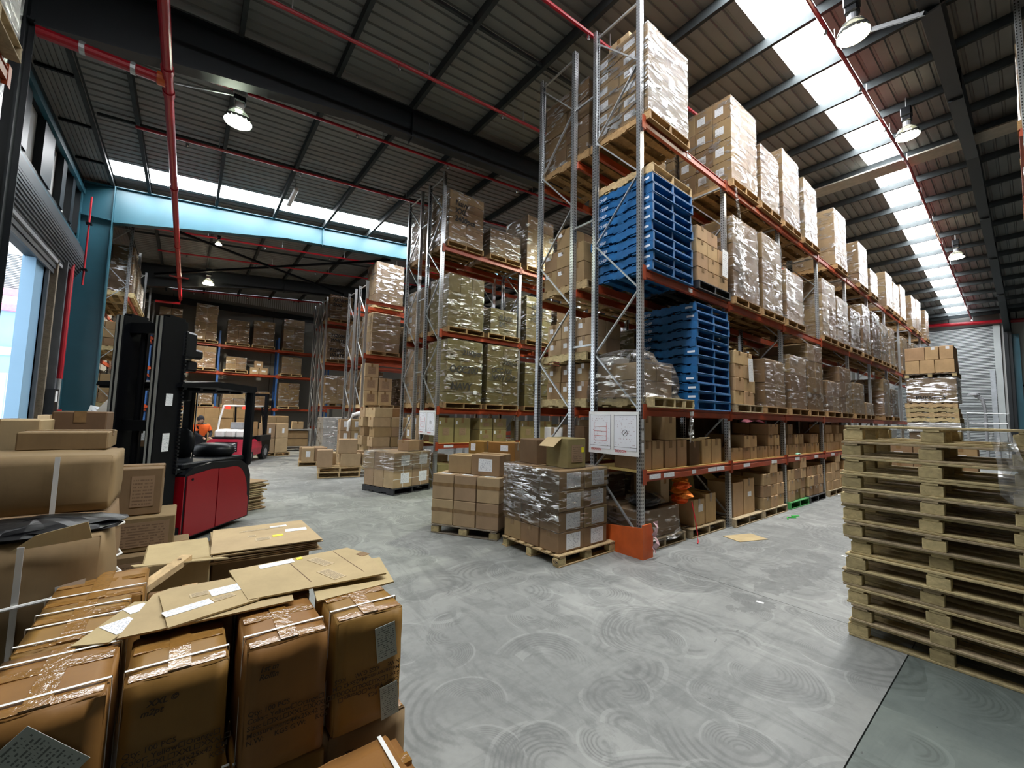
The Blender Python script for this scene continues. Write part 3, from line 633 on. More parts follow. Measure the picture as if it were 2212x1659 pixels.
# ---------------------------------------------------------------- pallets
PW = 1.165
def pal_meshes(mat, blk):
    return dict(deck=MB().cbox(-PW/2, PW/2, -.055, .055, 0, .019, .003).mesh('deck_board', mat), bearer=MB().prism([(-PW/2, .0), (-.34, 0), (-.33, .022), (-.15, .022), (-.14, 0), (.14, 0), (.15, .022), (.33, .022), (.34, 0), (PW/2, 0), (PW/2, .112), (-PW/2, .112)], 'x', -.022, .022).mesh('bearer', mat),
                bottom=MB().cbox(-PW/2, PW/2, -.055, .055, 0, .019, .003).mesh('bottom_board', mat), block=MB().cbox(-.07, .07, -.05, .05, 0, .087, .004).mesh('block', blk), joist=MB().cbox(-.05, .05, -PW/2, PW/2, 0, .019, .003).mesh('stringer_board', mat))
def pallet(loc, rz, mat, label, group, style='bearer', detail=True, name='timber_pallet', z_rot=0, extra=None):
    """bearer: three bearers along local y; block: nine blocks, deck boards along local x"""
    if not detail:
        def mk():
            m = MB()
            for i in range(7): m.box(-PW/2, PW/2, -.53+i*.175-.05, -.53+i*.175+.05, .131, .15)
            for x in (-.56, 0, .56): m.box(x-.022, x+.022, -PW/2, PW/2, .019, .131)
            for i in range(5): m.box(-PW/2, PW/2, -.53+i*.265-.05, -.53+i*.265+.05, 0, .019)
            return m.mesh('pallet_far', mat)
        return tag(link(name, shared(('palfar', mat), mk), None, loc, rz), label, 'pallet', group)
    blk = 'wood_block' if mat.startswith('wood') else mat
    pm = shared(('pal', mat), lambda: pal_meshes(mat, blk)); t = thing(name, label, 'pallet', loc, rz, group)
    if style == 'bearer':
        for x in (-.56, 0, .56): link('bearer', pm['bearer'], t, (x, 0, .019))
        for i in range(7): link('deck_board', pm['deck'], t, (rnd.uniform(-.004, .004), -.53+i*.1767, .131))
        for i in range(5): link('bottom_board', pm['bottom'], t, (0, -.53+i*.265, 0))
    else:
        for y in (-.53, 0, .53):
            for x in (-.51, 0, .51): link('block', pm['block'], t, (x+rnd.uniform(-.012, .012), y+rnd.uniform(-.005, .005), .019))
            link('bottom_board', pm['bottom'], t, (0, y, 0))
        for x in (-.51, 0, .51): link('stringer_board', pm['joist'], t, (x, 0, .106))
        for i in range(7): link('deck_board', pm['deck'], t, (rnd.uniform(-.01, .01), -.53+i*.1767, .125))
    return t

# ---------------------------------------------------------------- cartons and wrapped loads
def carton_mesh(w_, d, h, mat):
    def mk():
        m = MB(); m.cbox(-w_/2, w_/2, -d/2, d/2, 0, h, .008); return m.mesh('carton_body', mat)
    return shared(('ct', round(w_, 2), round(d, 2), round(h, 2), mat), mk)
def tape_mesh(w_, d, h, mat, ax):
    """tape running along the top seam and a hand's breadth down both ends"""
    def mk():
        m = MB(); e = .003; t = .035
        if ax == 'y': m.box(-t, t, -d/2-e, d/2+e, h-.001, h+e*.7); m.box(-t, t, -d/2-e, -d/2+.001, h-.14*min(1, h*2), h); m.box(-t, t, d/2-.001, d/2+e, h-.14*min(1, h*2), h)
        else: m.box(-w_/2-e, w_/2+e, -t, t, h-.001, h+e*.7); m.box(-w_/2-e, -w_/2+.001, -t, t, h-.14*min(1, h*2), h); m.box(w_/2-.001, w_/2+e, -t, t, h-.14*min(1, h*2), h)
        return m.mesh('tape', mat)
    return shared(('tp', round(w_, 2), round(d, 2), round(h, 2), mat, ax), mk)
def carton(loc, w_, d, h, mat, label, group=None, rz=0, tape='y', cat='carton', name='carton', lab=None, tapem='tape', band=False):
    o = tag(link(name, carton_mesh(w_, d, h, mat), None, loc, rz), label, cat, group)
    if band: link('tape', shared(('band', round(w_, 2), round(d, 2), round(h, 2)), lambda: MB().box(-w_/2-.002, w_/2+.002, -d/2-.002, d/2+.002, h*.52, h*.52+.055).mesh('tape', 'tape')), o)
    if tape: link('tape', tape_mesh(w_, d, h, tapem, tape), o)
    if lab:
        for f, (lw, lh), u, v in lab:
            if f == 'y': patch(o, (u*w_, -d/2-.001, v*h), FY, lw, lh)
            elif f == 'x': patch(o, (-w_/2-.001, u*d, v*h), FX, lw, lh)
            else: patch(o, (u*w_, v*d, h), FZ, lw, lh)
    return o
def film_mesh(seed, mat):
    r = random.Random(seed); m = MB(); per = []; n = 7
    for a in range(4):
        for i in range(n):
            t = i/n
            x, y = [(-.5+t, -.5), (.5, -.5+t), (.5-t, .5), (-.5, .5-t)][a]
            per.append((x, y))
    K = len(per); rows = 13; vs = []
    for j in range(rows):
        z = j/(rows-1)
        for k, (x, y) in enumerate(per):
            g = 1+r.uniform(-.004, .016); vs.append((x*g, y*g, min(1, max(0, z+(r.uniform(-.03, .03) if 0 < j < rows-1 else 0)))))
    for s_, z in ((.86, 1.006), (.6, 1.004)):
        for (x, y) in per: vs.append((x*s_*r.uniform(.93, 1.07), y*s_*r.uniform(.93, 1.07), z+r.uniform(0, .008)))
    fs = []
    for j in range(rows+1):
        for k in range(K):
            a, b, c, d = j*K+k, j*K+(k+1) % K, (j+1)*K+(k+1) % K, (j+1)*K+k
            fs += [(a, b, c), (a, c, d)] if (j+k) % 2 else [(a, b, d), (b, c, d)]
    m.add(vs, fs); return m.mesh('stretch_film', mat)
def load(loc, w_, d, h, nx, ny, nz, mat, label, group, film='film', rz=0, lab=None, detail=True, seed=None, lean=0):
    t = thing('wrapped_load', label, 'carton load', loc, rz, group)
    if lean: t.rotation_euler = (0, lean, rz)
    cw, cd, ch = w_/nx, d/ny, h/nz; me = carton_mesh(cw-.006, cd-.006, ch-.004, mat)
    for k in range(nz):
        for i in range(nx):
            for j in range(ny):
                if 0 < i < nx-1 and 0 < j < ny-1 and k < nz-1: continue
                if not detail and (j == ny-1 and ny > 1 and i > 0 and k < nz-1): continue
                c = link('carton', me, t, (-w_/2+cw*(i+.5)+rnd.uniform(-.006, .006), -d/2+cd*(j+.5)+rnd.uniform(-.006, .006), ch*k))
                if lab:
                    if 'x' in lab and i == 0: patch(c, (-cw/2+.001, .12*cd, ch*.5), FX, min(.22, cd*.45), min(.16, ch*.45))
                    if 'y' in lab and j == 0: patch(c, (.0, -cd/2+.001, ch*.5), FY, min(.22, cw*.5), min(.16, ch*.5))
    if film:
        sd = (seed if seed is not None else rnd.randrange(6)) % 6
        link('stretch_film', shared(('film', sd, film), lambda: film_mesh(100+sd, film)), t, (0, 0, .002), scale=(w_+.012, d+.012, h+.008))
    return t
def word(i, n, names):
    if n == 1: return ''
    return ', '+(names[0] if i == 0 else names[2] if i == n-1 else (names[1] if n == 3 else ORD[i]+' '+names[3]))
def place(i, j, k, nx, ny, nz): return word(k, nz, ('bottom layer', 'middle layer', 'top layer', 'layer'))+word(i, nx, ('left column', 'middle column', 'right column', 'column'))+word(j, ny, ('front row', 'middle row', 'back row', 'row'))
def pile(items, name, mat, label, group):
    m = MB()
    for (x, y, z, w_, d, h, rz) in items:
        b = MB().cbox(-w_/2, w_/2, -d/2, d/2, 0, h, .008); c_, s_ = cos(rz), sin(rz)
        m.add([(x+p[0]*c_-p[1]*s_, y+p[0]*s_+p[1]*c_, z+p[2]) for p in b.v], b.f)
    o = tag(m.obj(name, mat), label, 'cartons', group); o['kind'] = 'stuff'; return o
def stack(x, y, z, cw, cd, ch, nx, ny, nz, mat, label, group, rz=0, tape='y', miss=(), jit=.008, lab=None, stuff=False):
    """unwrapped cartons, each its own thing"""
    R = Matrix.Rotation(rz, 2); out = []; items = []
    for k in range(nz):
        for i in range(nx):
            for j in range(ny):
                if (i, j, k) in miss or (0 < i < nx-1 and 0 < j < ny-1 and k < nz-1): continue
                p = R @ Vector(((i-(nx-1)/2)*cw+rnd.uniform(-jit, jit), (j-(ny-1)/2)*cd+rnd.uniform(-jit, jit)))
                if stuff: items.append((x+p.x, y+p.y, z+k*ch, cw-.012, cd-.012, ch-.002, rz+rnd.uniform(-.02, .02))); continue
                out.append(carton((x+p.x, y+p.y, z+k*ch), cw-.012, cd-.012, ch-.002, mat, label+place(i, j, k, nx, ny, nz), group, rz+rnd.uniform(-.02, .02), tape, lab=lab))
    if stuff: pile(items, 'carton_pile', mat, label, group)
    return out
# ---------------------------------------------------------------- right aisle rack, front side
YA = 3.40; DA = 1.14
def slot(lv, x0, x1, zt, nx, nz, mat, i, rackname, lname, yf=YA, film='film', pal='wood_rack', det=True, lab=None, ny=2, grp='wrapped loads on the front rack', d=DA, w_=None, lean=0, bay=(X0, PI_)):
    z = lv; xc = (x0+x1)/2; ww = min(w_ or (x1-x0), 1.15); yc = yf+d/2; b0 = bay[0]+bay[1]*math.floor((xc-bay[0])/bay[1]); hf = bay[1]/2; q = xc-b0
    xc = b0+(min(max(q, .645), hf-.595) if q < hf else max(min(q, bay[1]-.645), hf+.595))
    on = 'on the %s of the %s, %s along' % (lname, rackname, ORD[i])
    pallet((xc, yc, z), rnd.uniform(-.015, .015), pal, 'timber pallet '+on, grp.replace('wrapped loads', 'pallets'), detail=det)
    return load((xc, yc, z+.151), ww-.03, d-.04, zt-z-.15, nx, ny, nz, mat, ('wrapped carton load ' if film else 'bare carton load ')+on, grp, film, rnd.uniform(-.02, .02), lab, det, lean=lean)
T, Q, Z2 = 'top level', 'third level', 'second level'; RA = 'front rack'
top = [(5.18, 6.36, 8.05, 2, 6, 'kraft'), (8.2, 9.36, 8.32, 3, 4, 'kraft'), (9.45, 10.42, 7.92, 2, 4, 'kraft'), (10.5, 11.62, 8.36, 2, 5, 'kraft'), (12.0, 13.08, 8.2, 2, 4, 'kraft'), (14.9, 16.05, 8.3, 2, 4, 'kraft_pale'), (16.7, 17.9, 8.03, 2, 4, 'kraft'), (18.9, 20.1, 7.45, 2, 3, 'kraft'), (21.3, 22.5, 7.97, 2, 5, 'kraft_pale'), (22.7, 23.8, 7.85, 2, 4, 'kraft'), (24.1, 25.3, 8.05, 2, 4, 'kraft'), (26.3, 27.5, 8.1, 2, 4, 'kraft'), (28.4, 29.6, 8.2, 2, 4, 'kraft'), (30.2, 31.4, 8.1, 2, 4, 'kraft')]
for i, (a, b, zt, nx, nz, mt) in enumerate(top):
    slot(LV[3], a, b, zt, nx, nz, mt, i, RA, T, det=i < 6, lab='x' if i < 2 else None, film='film_heavy' if i in (0, 4) else 'film', ny=2 if i != 1 else 3)
o = carton((5.62, 4.1, 8.06), .5, .42, .3, 'kraft_pale', 'pale loose carton on top of the tallest wrapped load by the rack end', tape='x')
third = [(7.95, 9.12, 5.85, 2, 3, 'kraft'), (9.3, 10.4, 5.92, 2, 3, 'kraft'), (10.62, 11.8, 5.45, 2, 2, 'kraft_pale'), (13.2, 14.4, 5.84, 2, 4, 'kraft_pale'), (14.55, 15.7, 5.6, 2, 3, 'kraft'), (15.95, 17.1, 5.52, 2, 3, 'kraft_dark'), (17.4, 18.45, 5.92, 2, 4, 'kraft'), (18.75, 19.9, 5.9, 2, 4, 'kraft_dark'), (20.5, 21.6, 5.7, 2, 4, 'kraft'), (22.0, 23.2, 5.75, 2, 4, 'kraft_pale'), (23.95, 25.1, 5.75, 2, 3, 'kraft'), (25.3, 26.4, 5.6, 2, 3, 'kraft'), (26.8, 27.9, 5.8, 2, 3, 'kraft'), (28.6, 29.7, 5.7, 2, 3, 'kraft')]
for i, (a, b, zt, nx, nz, mt) in enumerate(third): slot(LV[2], a, b, zt, nx, nz, mt, i+2, RA, Q, det=i < 5)
second = [(9.35, 10.48, 3.22, 2, 2, 'kraft'), (10.75, 11.85, 3.46, 1, 3, 'kraft'), (11.98, 13.05, 3.88, 2, 4, 'kraft'), (13.35, 14.5, 3.06, 2, 2, 'kraft'), (14.62, 15.75, 3.55, 2, 3, 'kraft'), (16.1, 17.3, 3.19, 2, 2, 'kraft'), (17.95, 19.0, 2.62, 2, 1, 'kraft'), (20.5, 21.6, 3.6, 2, 3, 'kraft'), (21.9, 23.0, 3.3, 2, 3, 'kraft_dark')]
for i, (a, b, zt, nx, nz, mt) in enumerate(second): slot(LV[1], a, b, zt, nx, nz, mt, i+3, RA, Z2, det=i < 5)
# the two blue pallet stacks
def blue_stack(x, y, z, n, where):
    for i in range(n):
        p = pallet((x+rnd.uniform(-.018, .018), y+rnd.uniform(-.015, .015), z+i*.151), rnd.uniform(-.012, .012), 'pallet_blue', 'blue pallet in the %s, %s from the bottom' % (where, ORD[i]), 'blue pallets in the '+where, name='blue_pallet')
        if rnd.random() < .85: text('C CHEP', p, (-.585, .50, .045), FX, .07, 'ink_white', 'stencil')
        if rnd.random() < .6: patch(p, (-.583, -.47, .07), FX, .13, .035, 'ink_white', 'stencil')
blue_stack(5.84, YA+.58, LV[2], 10, 'upper blue stack')
pallet((5.84, YA+.58, LV[2]+1.512), .01, 'wood_new', 'pale timber pallet lying on the upper blue stack', 'pallets on the front rack')
blue_stack(7.15, YA+.6, LV[1], 12, 'lower blue stack')
# bare cartons beside the stacks
pallet((7.18, YA+.57, LV[2]), 0, 'pallet_black', 'black pallet under bare cartons beside the upper blue stack', 'pallets on the front rack', name='plastic_pallet')
stack(7.18, YA+.57, LV[2]+.151, .38, .37, .245, 3, 3, 4, 'kraft_tan', 'bare ribbed carton beside the upper blue stack', 'bare cartons by the upper blue stack', miss=[(2, j, 3) for j in range(3)])
t = thing('paper_sheet', 'white delivery sheet hanging on bare cartons beside the upper blue stack', 'paper', (7.55, YA-.02, LV[2]+.5)); patch(t, (0, 0, .15), (pi/2, .05, 0), .22, .5)
pallet((8.52, YA+.57, LV[1]), 0, 'wood_old', 'timber pallet under bare cartons right of the lower blue stack', 'pallets on the front rack')
stack(8.3, YA+.57, LV[1]+.151, .38, .38, .25, 2, 3, 4, 'kraft_tan', 'bare worn carton right of the lower blue stack', 'bare cartons by the lower blue stack')
stack(8.92, YA+.5, LV[1]+.151, .34, .38, .25, 1, 2, 3, 'kraft_pale', 'pale bare carton right of the lower blue stack', 'bare cartons by the lower blue stack')
t = thing('paper_sheet', 'white delivery sheet hanging on the carton column right of lower blue stack', 'paper', (8.52, YA-.03, LV[1]+.62)); patch(t, (0, 0, .2), (pi/2, -.05, 0), .2, .45)
# loose-wrapped load at the rack end, second level
pallet((5.785, YA+.55, LV[1]), .01, 'wood', 'timber pallet under the loosely wrapped load at the rack end, second level', 'pallets on the front rack')
t = load((5.62, YA+.62, LV[1]+.151), .86, .9, .52, 2, 2, 2, 'kraft_pale', 'loosely wrapped low load bulging with film at the rack end', 'wrapped loads on the front rack', None)
m = MB(); r = random.Random(5); vs = []; n = 22
for j in range(9):
    zz = [-.05, .06, .2, .34, .46, .55, .60, .62, .63][j]; sc_ = [1.12, 1.06, 1.03, 1.02, .98, .88, .62, .35, .05][j]
    for k in range(n):
        a = 2*pi*k/n; q = 1/max(abs(cos(a)), abs(sin(a))); q = min(q, 1.3); g = r.uniform(.96, 1.06)
        vs.append((cos(a)*q*.5*sc_*g+(.08 if cos(a) > 0 else 0)*(1-j/8), sin(a)*q*.5*sc_*g, zz*(1+.25*(cos(a) < 0))+r.uniform(-.02, .02)))
m.add(vs, [(j*n+k, j*n+(k+1) % n, (j+1)*n+(k+1) % n, (j+1)*n+k) for j in range(8) for k in range(n)]); m.obj('loose_film', 'film_heavy', t)
carton((5.40, YA+.85, LV[1]+.68), .4, .4, .12, 'kraft_white', 'white papered carton under film at the rack end, second level', tape=None)
# film rag hanging from the top beam
def rag(loc, pts, wd, label, mat='film_heavy'):
    t = thing('film_scrap', label, 'plastic film', loc); m = MB(); vs = []; r = random.Random(len(label))
    for p, w_ in zip(pts, wd):
        for k in range(5): a = k/4-.5; vs.append((p[0]+a*w_, p[1]+r.uniform(-.03, .03), p[2]))
    m.add(vs, [(i*5+k, i*5+k+1, i*5+k+6, i*5+k+5) for i in range(len(pts)-1) for k in range(4)]); m.obj('crumpled_film', mat, t)
rag((8.02, YA-.03, 6.4), [(0, 0, 0), (.08, -.01, -.3), (.16, 0, -.6), (.12, 0, -.9), (.22, .0, -1.3), (.3, 0, -1.7), (.26, 0, -2.05)], [.06, .1, .12, .14, .2, .3, .2], 'long scrap of clear film dangling from the top beam of the front rack')
rag((6.28, YA-.02, 2.05), [(0, 0, 0), (.02, 0, -.15), (0, 0, -.3), (.02, 0, -.5)], [.05, .08, .12, .05], 'short twist of clear film hanging below the rack end pallet')
# first level: big cartons in the first bay, small ones beyond
Y1 = 3.53
def big(x0, x1, z, h, lab, d=.5, y=Y1, mat='kraft', rz=0): return carton(((x0+x1)/2, y+d/2, z), x1-x0-.01, d, h, mat, lab, 'large cartons on the first level', rz, 'y')
zz = LV[0]+.02
for q_, (a, b, h, up) in enumerate(((5.19, 5.43, .42, 1), (5.44, 5.74, .42, 0), (5.78, 6.10, .42, 1), (6.12, 6.42, .42, 0), (6.9, 7.22, .42, 0), (7.24, 7.6, .42, 0))):
    big(a, b, zz, h, 'tall brown carton on the first shelf bay, %s from the rack end' % ORD[q_], mat='kraft_tan')
    if up: big(a, b, zz+.424, .36, 'upper brown carton on the first shelf bay, above the %s one' % ORD[q_], mat='kraft_tan')
def open_flaps(o, w_, d, h, mat, ang=.5, which='ny'):
    if 'n' in which: MB().prism([(-.0, 0), (.004, 0), (.004, .2), (.0, .2)], 'x', -w_/2, w_/2) if False else None
    m = shared(('flap', round(w_, 2), mat), lambda: MB().box(-w_/2, w_/2, -.002, .002, 0, min(.18, d*.5)).mesh('flap', mat))
    if 'n' in which: link('flap', m, o, (0, -d/2, h), rot=(ang+.9, 0, 0))
    if 'y' in which: link('flap', m, o, (0, d/2, h), rot=(-ang, 0, 0))
o = big(6.5, 6.84, zz, .40, 'brown carton with its flaps open on the first shelf bay', mat='kraft_dark'); open_flaps(o, .33, .5, .40, 'kraft_sheet', .3)
MB().box(-.25, .25, -.25, .05, .425, .43).obj('loose_lid', 'kraft_sheet', o)
# small cartons: columns of varying height
def columns(x0, x1, y0, ny, z, cw, cd, ch, lo, hi, mats, label, group, seed, stuff=False):
    r = random.Random(seed); n = int((x1-x0)/cw); items = []
    for i in range(n):
        k = r.randint(lo, hi); mt = r.choice(mats)
        for kk in range(k):
            for j in range(ny):
                if j > 0 and kk < k-1: continue
                if stuff: items.append((x0+cw*(i+.5)+r.uniform(-.012, .012), y0+cd*(j+.5)+r.uniform(-.02, .02), z+kk*ch, cw-.012, cd-.012, ch-.003, r.uniform(-.04, .04))); continue
                carton((x0+cw*(i+.5)+r.uniform(-.012, .012), y0+cd*(j+.5)+r.uniform(-.02, .02), z+kk*ch), cw-.012, cd-.012, ch-.003, mt, label+', %s column, %s up' % (ORD[i], ORD[kk] if j == 0 else 'back row '+ORD[kk]), group, r.uniform(-.04, .04), 'y')
    if stuff: pile(items, 'carton_pile', mats[0], label, group)
for b in range(1, 6):
    nm = ('second', 'third', 'fourth', 'fifth', 'sixth')[b-1]
    columns(X0+b*PI_+.08, X0+(b+1)*PI_-.1, 3.52, 2 if b < 2 else 1, LV[0]+.02, .30, .38, .235, 1, 3, ['kraft_tan', 'kraft', 'kraft_tan'], ('small carton on the first level, %s bay' if b < 3 else 'small cartons piled on the first level in the %s bay of the front rack') % nm, 'small cartons on the first level', b, b > 2)
t = thing('plastic_scrap', 'crumpled pink and clear plastic lying on cartons in the second bay', 'plastic scrap', (9.5, 3.7, LV[0]+.73))
m = MB(); r = random.Random(3); vs = [(x*.12+r.uniform(-.04, .04), y*.1+r.uniform(-.04, .04), r.uniform(0, .09)) for x in range(-3, 4) for y in range(-1, 2)]
m.add(vs, [(i*3+j, (i+1)*3+j, (i+1)*3+j+1, i*3+j+1) for i in range(6) for j in range(2)]); m.obj('crumple', 'pink', t)
# floor level of the front rack
pallet((5.785, 4.12, 0), 0, 'wood_old', 'worn pallet under the film-draped carton at the rack foot', 'pallets on the floor under the front rack')
carton((5.76, 4.05, .151), 1.05, .90, .42, 'kraft_pale', 'low wide carton draped in clear film at the rack foot', 'cartons under the front rack', tape='x')
t = thing('film_drape', 'clear film draped over the low wide carton at the rack foot', 'plastic film', (5.76, 4.05, 0)); m = MB(); vs = []; r = random.Random(9); n = 20
for j, (zz_, s_) in enumerate(((.05, 1.18), (.2, 1.10), (.4, 1.05), (.58, 1.02), (.585, .7), (.58, .3))):
    for k in range(n):
        a = 2*pi*k/n; q = min(1.32, 1/max(abs(cos(a)), abs(sin(a)))); vs.append((cos(a)*q*.525*s_*r.uniform(.99, 1.04), sin(a)*q*.48*s_*r.uniform(.99, 1.04), zz_+(r.uniform(-.04, .12) if j == 0 else 0)+r.uniform(0, .01)))
m.add(vs, [(j*n+k, j*n+(k+1) % n, (j+1)*n+(k+1) % n, (j+1)*n+k) for j in range(5) for k in range(n)]); m.obj('drape', 'film', t)
t = thing('garment_bag', 'black garments in a clear bag on the draped carton', 'bag', (5.55, 3.75, .59))
def blob(name, rx, ry, rz_, seed, mat, parent, loc=(0, 0, 0), amp=.18, n=14, rows=9):
    r = random.Random(seed); m = MB(); vs = []
    for j in range(rows+1):
        ph = pi*j/rows
        for k in range(n):
            a = 2*pi*k/n; g = 1+r.uniform(-amp, amp); vs.append((loc[0]+rx*sin(ph)*cos(a)*g, loc[1]+ry*sin(ph)*sin(a)*g, loc[2]+rz_*(1-cos(ph))/2*(1+r.uniform(-amp, amp)*.4)))
    m.add(vs, [(j*n+k, j*n+(k+1) % n, (j+1)*n+(k+1) % n, (j+1)*n+k) for j in range(rows) for k in range(n)]); return m.obj(name, mat, parent)
blob('garments', .30, .2, .2, 2, 'black_bag', t); blob('clear_bag', .34, .23, .22, 4, 'film', t)
carton((6.05, 3.95, .59), .24, .5, .42, 'kraft_pale', 'upright pale carton between the bagged garments and the orange cloth', 'cartons under the front rack')
t = thing('orange_cloth_heap', 'heap of crumpled bright orange cloth beside the bagged garments', 'cloth', (6.38, 3.62, .56)); 
for k in range(5): blob('cloth_fold', .15-.012*k, .13, .15, 20+k, 'orange_cloth' if k % 3 else 'hivis', t, (.03*sin(k*2), .02*cos(k*3), .07*k), .35, 12, 7)
t = thing('red_strap', 'thin red strap trailing from the orange cloth to the floor', 'strap', (6.4, 3.45, 0)); MB().tube([(0, 0, .62), (.03, -.03, .4), (.05, -.06, .15), (.0, -.1, .02), (-.06, -.12, .012)], .009, 6).obj('strap_run', 'ink_red', t)
pallet((7.1, 4.1, 0), 0, 'wood_old', 'worn pallet under the pair of labelled cartons, first floor bay', 'pallets on the floor under the front rack')
carton((6.88, 3.8, .151), .36, .45, .44, 'kraft_tan', 'brown carton with a white label beside the orange cloth', 'cartons under the front rack', lab=[('y', (.14, .12), .1, .65)])
carton((7.28, 3.8, .151), .36, .45, .5, 'kraft_tan', 'brown carton right of the labelled one in the first floor bay', 'cartons under the front rack')
carton((6.98, 4.2, .60), .4, .4, .45, 'kraft_olive', 'brown carton set back on top in the first floor bay', 'cartons under the front rack')
t = thing('leaning_cardboard', 'large flat cardboard panel leaning behind cartons in the first floor bay', 'cardboard', (7.52, 4.05, .0), .1); MB().box(-.28, .28, -.01, .01, 0, .95).obj('panel', 'kraft_olive', t, rot=(-.12, 0, 0))
pallet((8.45, 4.0, 0), 0, 'wood_old', 'pallet under two tall cartons in the second floor bay', 'pallets on the floor under the front rack')
o = carton((8.2, 3.75, .151), .42, .48, .62, 'kraft_tan', 'tall carton with one flap up in the second floor bay', 'cartons under the front rack', tape=None); open_flaps(o, .40, .48, .62, 'kraft_sheet', 1.0, 'y')
carton((8.68, 3.75, .151), .46, .48, .66, 'kraft_tan', 'tall taped carton with a white label in the second floor bay', 'cartons under the front rack', lab=[('y', (.16, .09), 0, .55)])
for b, xa, nn, hi, pm_ in ((1, 9.75, 2, 4, 'wood_old'), (2, 11.15, 3, 4, 'pallet_green'), (2, 12.4, 3, 3, 'pallet_black'), (3, 13.9, 3, 4, 'wood_old'), (3, 15.1, 3, 3, 'wood_old'), (4, 16.6, 3, 3, 'wood'), (4, 17.9, 3, 3, 'wood')):
    wh = ORD[int(xa-6)]+' metre past the blue stack'; st_ = xa > 13
    pallet((xa, 4.0, 0), rnd.uniform(-.03, .03), pm_, 'floor pallet under small cartons, '+wh, 'pallets on the floor under the front rack', detail=xa < 13)
    columns(xa-.55, xa+.56, 3.46, 2, .151, .37, .42, .235, hi-1, hi, ['kraft_tan', 'kraft', 'kraft_tan'], ('small cartons on the floor pallet ' if st_ else 'small floor carton ')+wh, 'small floor cartons under the front rack', 40+int(xa), st_)
t = thing('mint_cloth', 'crumpled mint green cloth on cartons under the front rack', 'cloth', (11.4, 3.62, 1.09)); blob('fold', .17, .16, .13, 5, 'mint_cloth', t, amp=.35)
t = thing('green_strap_scrap', 'scrap of bright green strapping on the aisle floor', 'strapping', (9.7, 3.12, .006)); MB().tube([(-.25, 0, 0), (-.1, .06, .01), (.05, -.04, 0), (.1, .05, .012), (.3, -.02, 0)], .012, 5).obj('strap_loop', 'green_film', t)
t = thing('cardboard_offcut', 'flat pale cardboard sheet lying on the aisle floor by the rack', 'cardboard', (7.35, 3.05, .003), -.35); MB().box(-.3, .3, -.17, .17, 0, .006).obj('sheet', 'kraft_sheet', t)
t = thing('film_scrap', 'white film scrap lying on the far aisle floor', 'plastic film', (14.0, 3.2, .0), -.2); m = MB(); m.add([(x*.16+rnd.uniform(-.05, .05), y*.1, abs(rnd.uniform(.0, .05))) for x in range(-3, 4) for y in (-1, 0, 1)], [(i*3+j, i*3+3+j, i*3+4+j, i*3+1+j) for i in range(6) for j in range(2)]); m.obj('crumple', 'film_heavy', t)
for x, y, s_ in ((6.9, 1.55, .06), (4.9, 1.9, .035), (7.6, 1.8, .04)):
    t = thing('paper_scrap', 'tiny white paper scrap %s' % {6.9: 'nearest the wet stain in the aisle', 4.9: 'on the floor left of the pallet stack', 7.6: 'furthest down the aisle floor'}[x], 'paper', (x, y, .001), x); MB().box(-s_, s_, -s_*.6, s_*.6, 0, .002).obj('scrap', 'white_paint', t)
# ---------------------------------------------------------------- back half of the front rack row
RB = 'second rack row'; G2 = 'wrapped loads on the second rack row'
for i, (a, zt, nx, nz, mt) in enumerate(((5.2, 7.95, 2, 4, 'kraft_dark'), (6.55, 7.6, 2, 4, 'kraft'), (8.0, 7.9, 2, 4, 'kraft'), (9.4, 7.7, 2, 4, 'kraft'), (10.8, 7.6, 2, 3, 'kraft'), (13.4, 7.6, 2, 3, 'kraft'))):
    slot(LV[3], a, a+1.15, zt, nx, nz, mt, i, RB, T, 4.62, det=i < 1, grp=G2)
for i, (a, zt, nx, nz, mt) in enumerate(((6.55, 5.5, 2, 3, 'kraft'), (8.0, 5.7, 2, 3, 'kraft'), (9.4, 5.5, 2, 3, 'kraft'), (10.8, 5.4, 2, 3, 'kraft'), (12.2, 5.6, 2, 3, 'kraft'), (13.6, 5.6, 2, 2, 'kraft_dark'), (15.0, 5.6, 2, 2, 'kraft'), (16.4, 5.5, 2, 2, 'kraft'))):
    slot(LV[2], a, a+1.15, zt, nx, nz, mt, i+1, RB, Q, 4.62, det=False, grp=G2)
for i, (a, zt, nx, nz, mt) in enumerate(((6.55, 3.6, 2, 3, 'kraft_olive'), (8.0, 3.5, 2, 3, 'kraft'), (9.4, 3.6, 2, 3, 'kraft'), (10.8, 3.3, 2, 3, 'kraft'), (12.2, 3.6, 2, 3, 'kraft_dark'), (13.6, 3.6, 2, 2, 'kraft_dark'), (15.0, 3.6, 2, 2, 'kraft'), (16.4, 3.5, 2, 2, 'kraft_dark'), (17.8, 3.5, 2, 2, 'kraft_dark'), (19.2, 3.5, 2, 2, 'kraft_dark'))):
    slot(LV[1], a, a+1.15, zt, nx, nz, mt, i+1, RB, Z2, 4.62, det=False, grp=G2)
pallet((5.78, 5.2, LV[2]), 0, 'wood_new', 'timber pallet under labelled cartons at the second row end, third level', 'pallets on the second rack row')
for j, (yy, nz) in enumerate(((4.88, 2), (5.22, 3), (5.55, 2))):
    for k in range(nz):
        for i in range(2): carton((5.42+i*.42, yy, LV[2]+.151+k*.36), .40, .32, .355, 'kraft', 'brown labelled carton, second row end, third level'+place(i, j, k, 2, 3, 3), 'labelled cartons on the second rack row', rnd.uniform(-.05, .05), 'x', lab=[('x', (.11, .07), .2, .75)] if i == 0 else None)
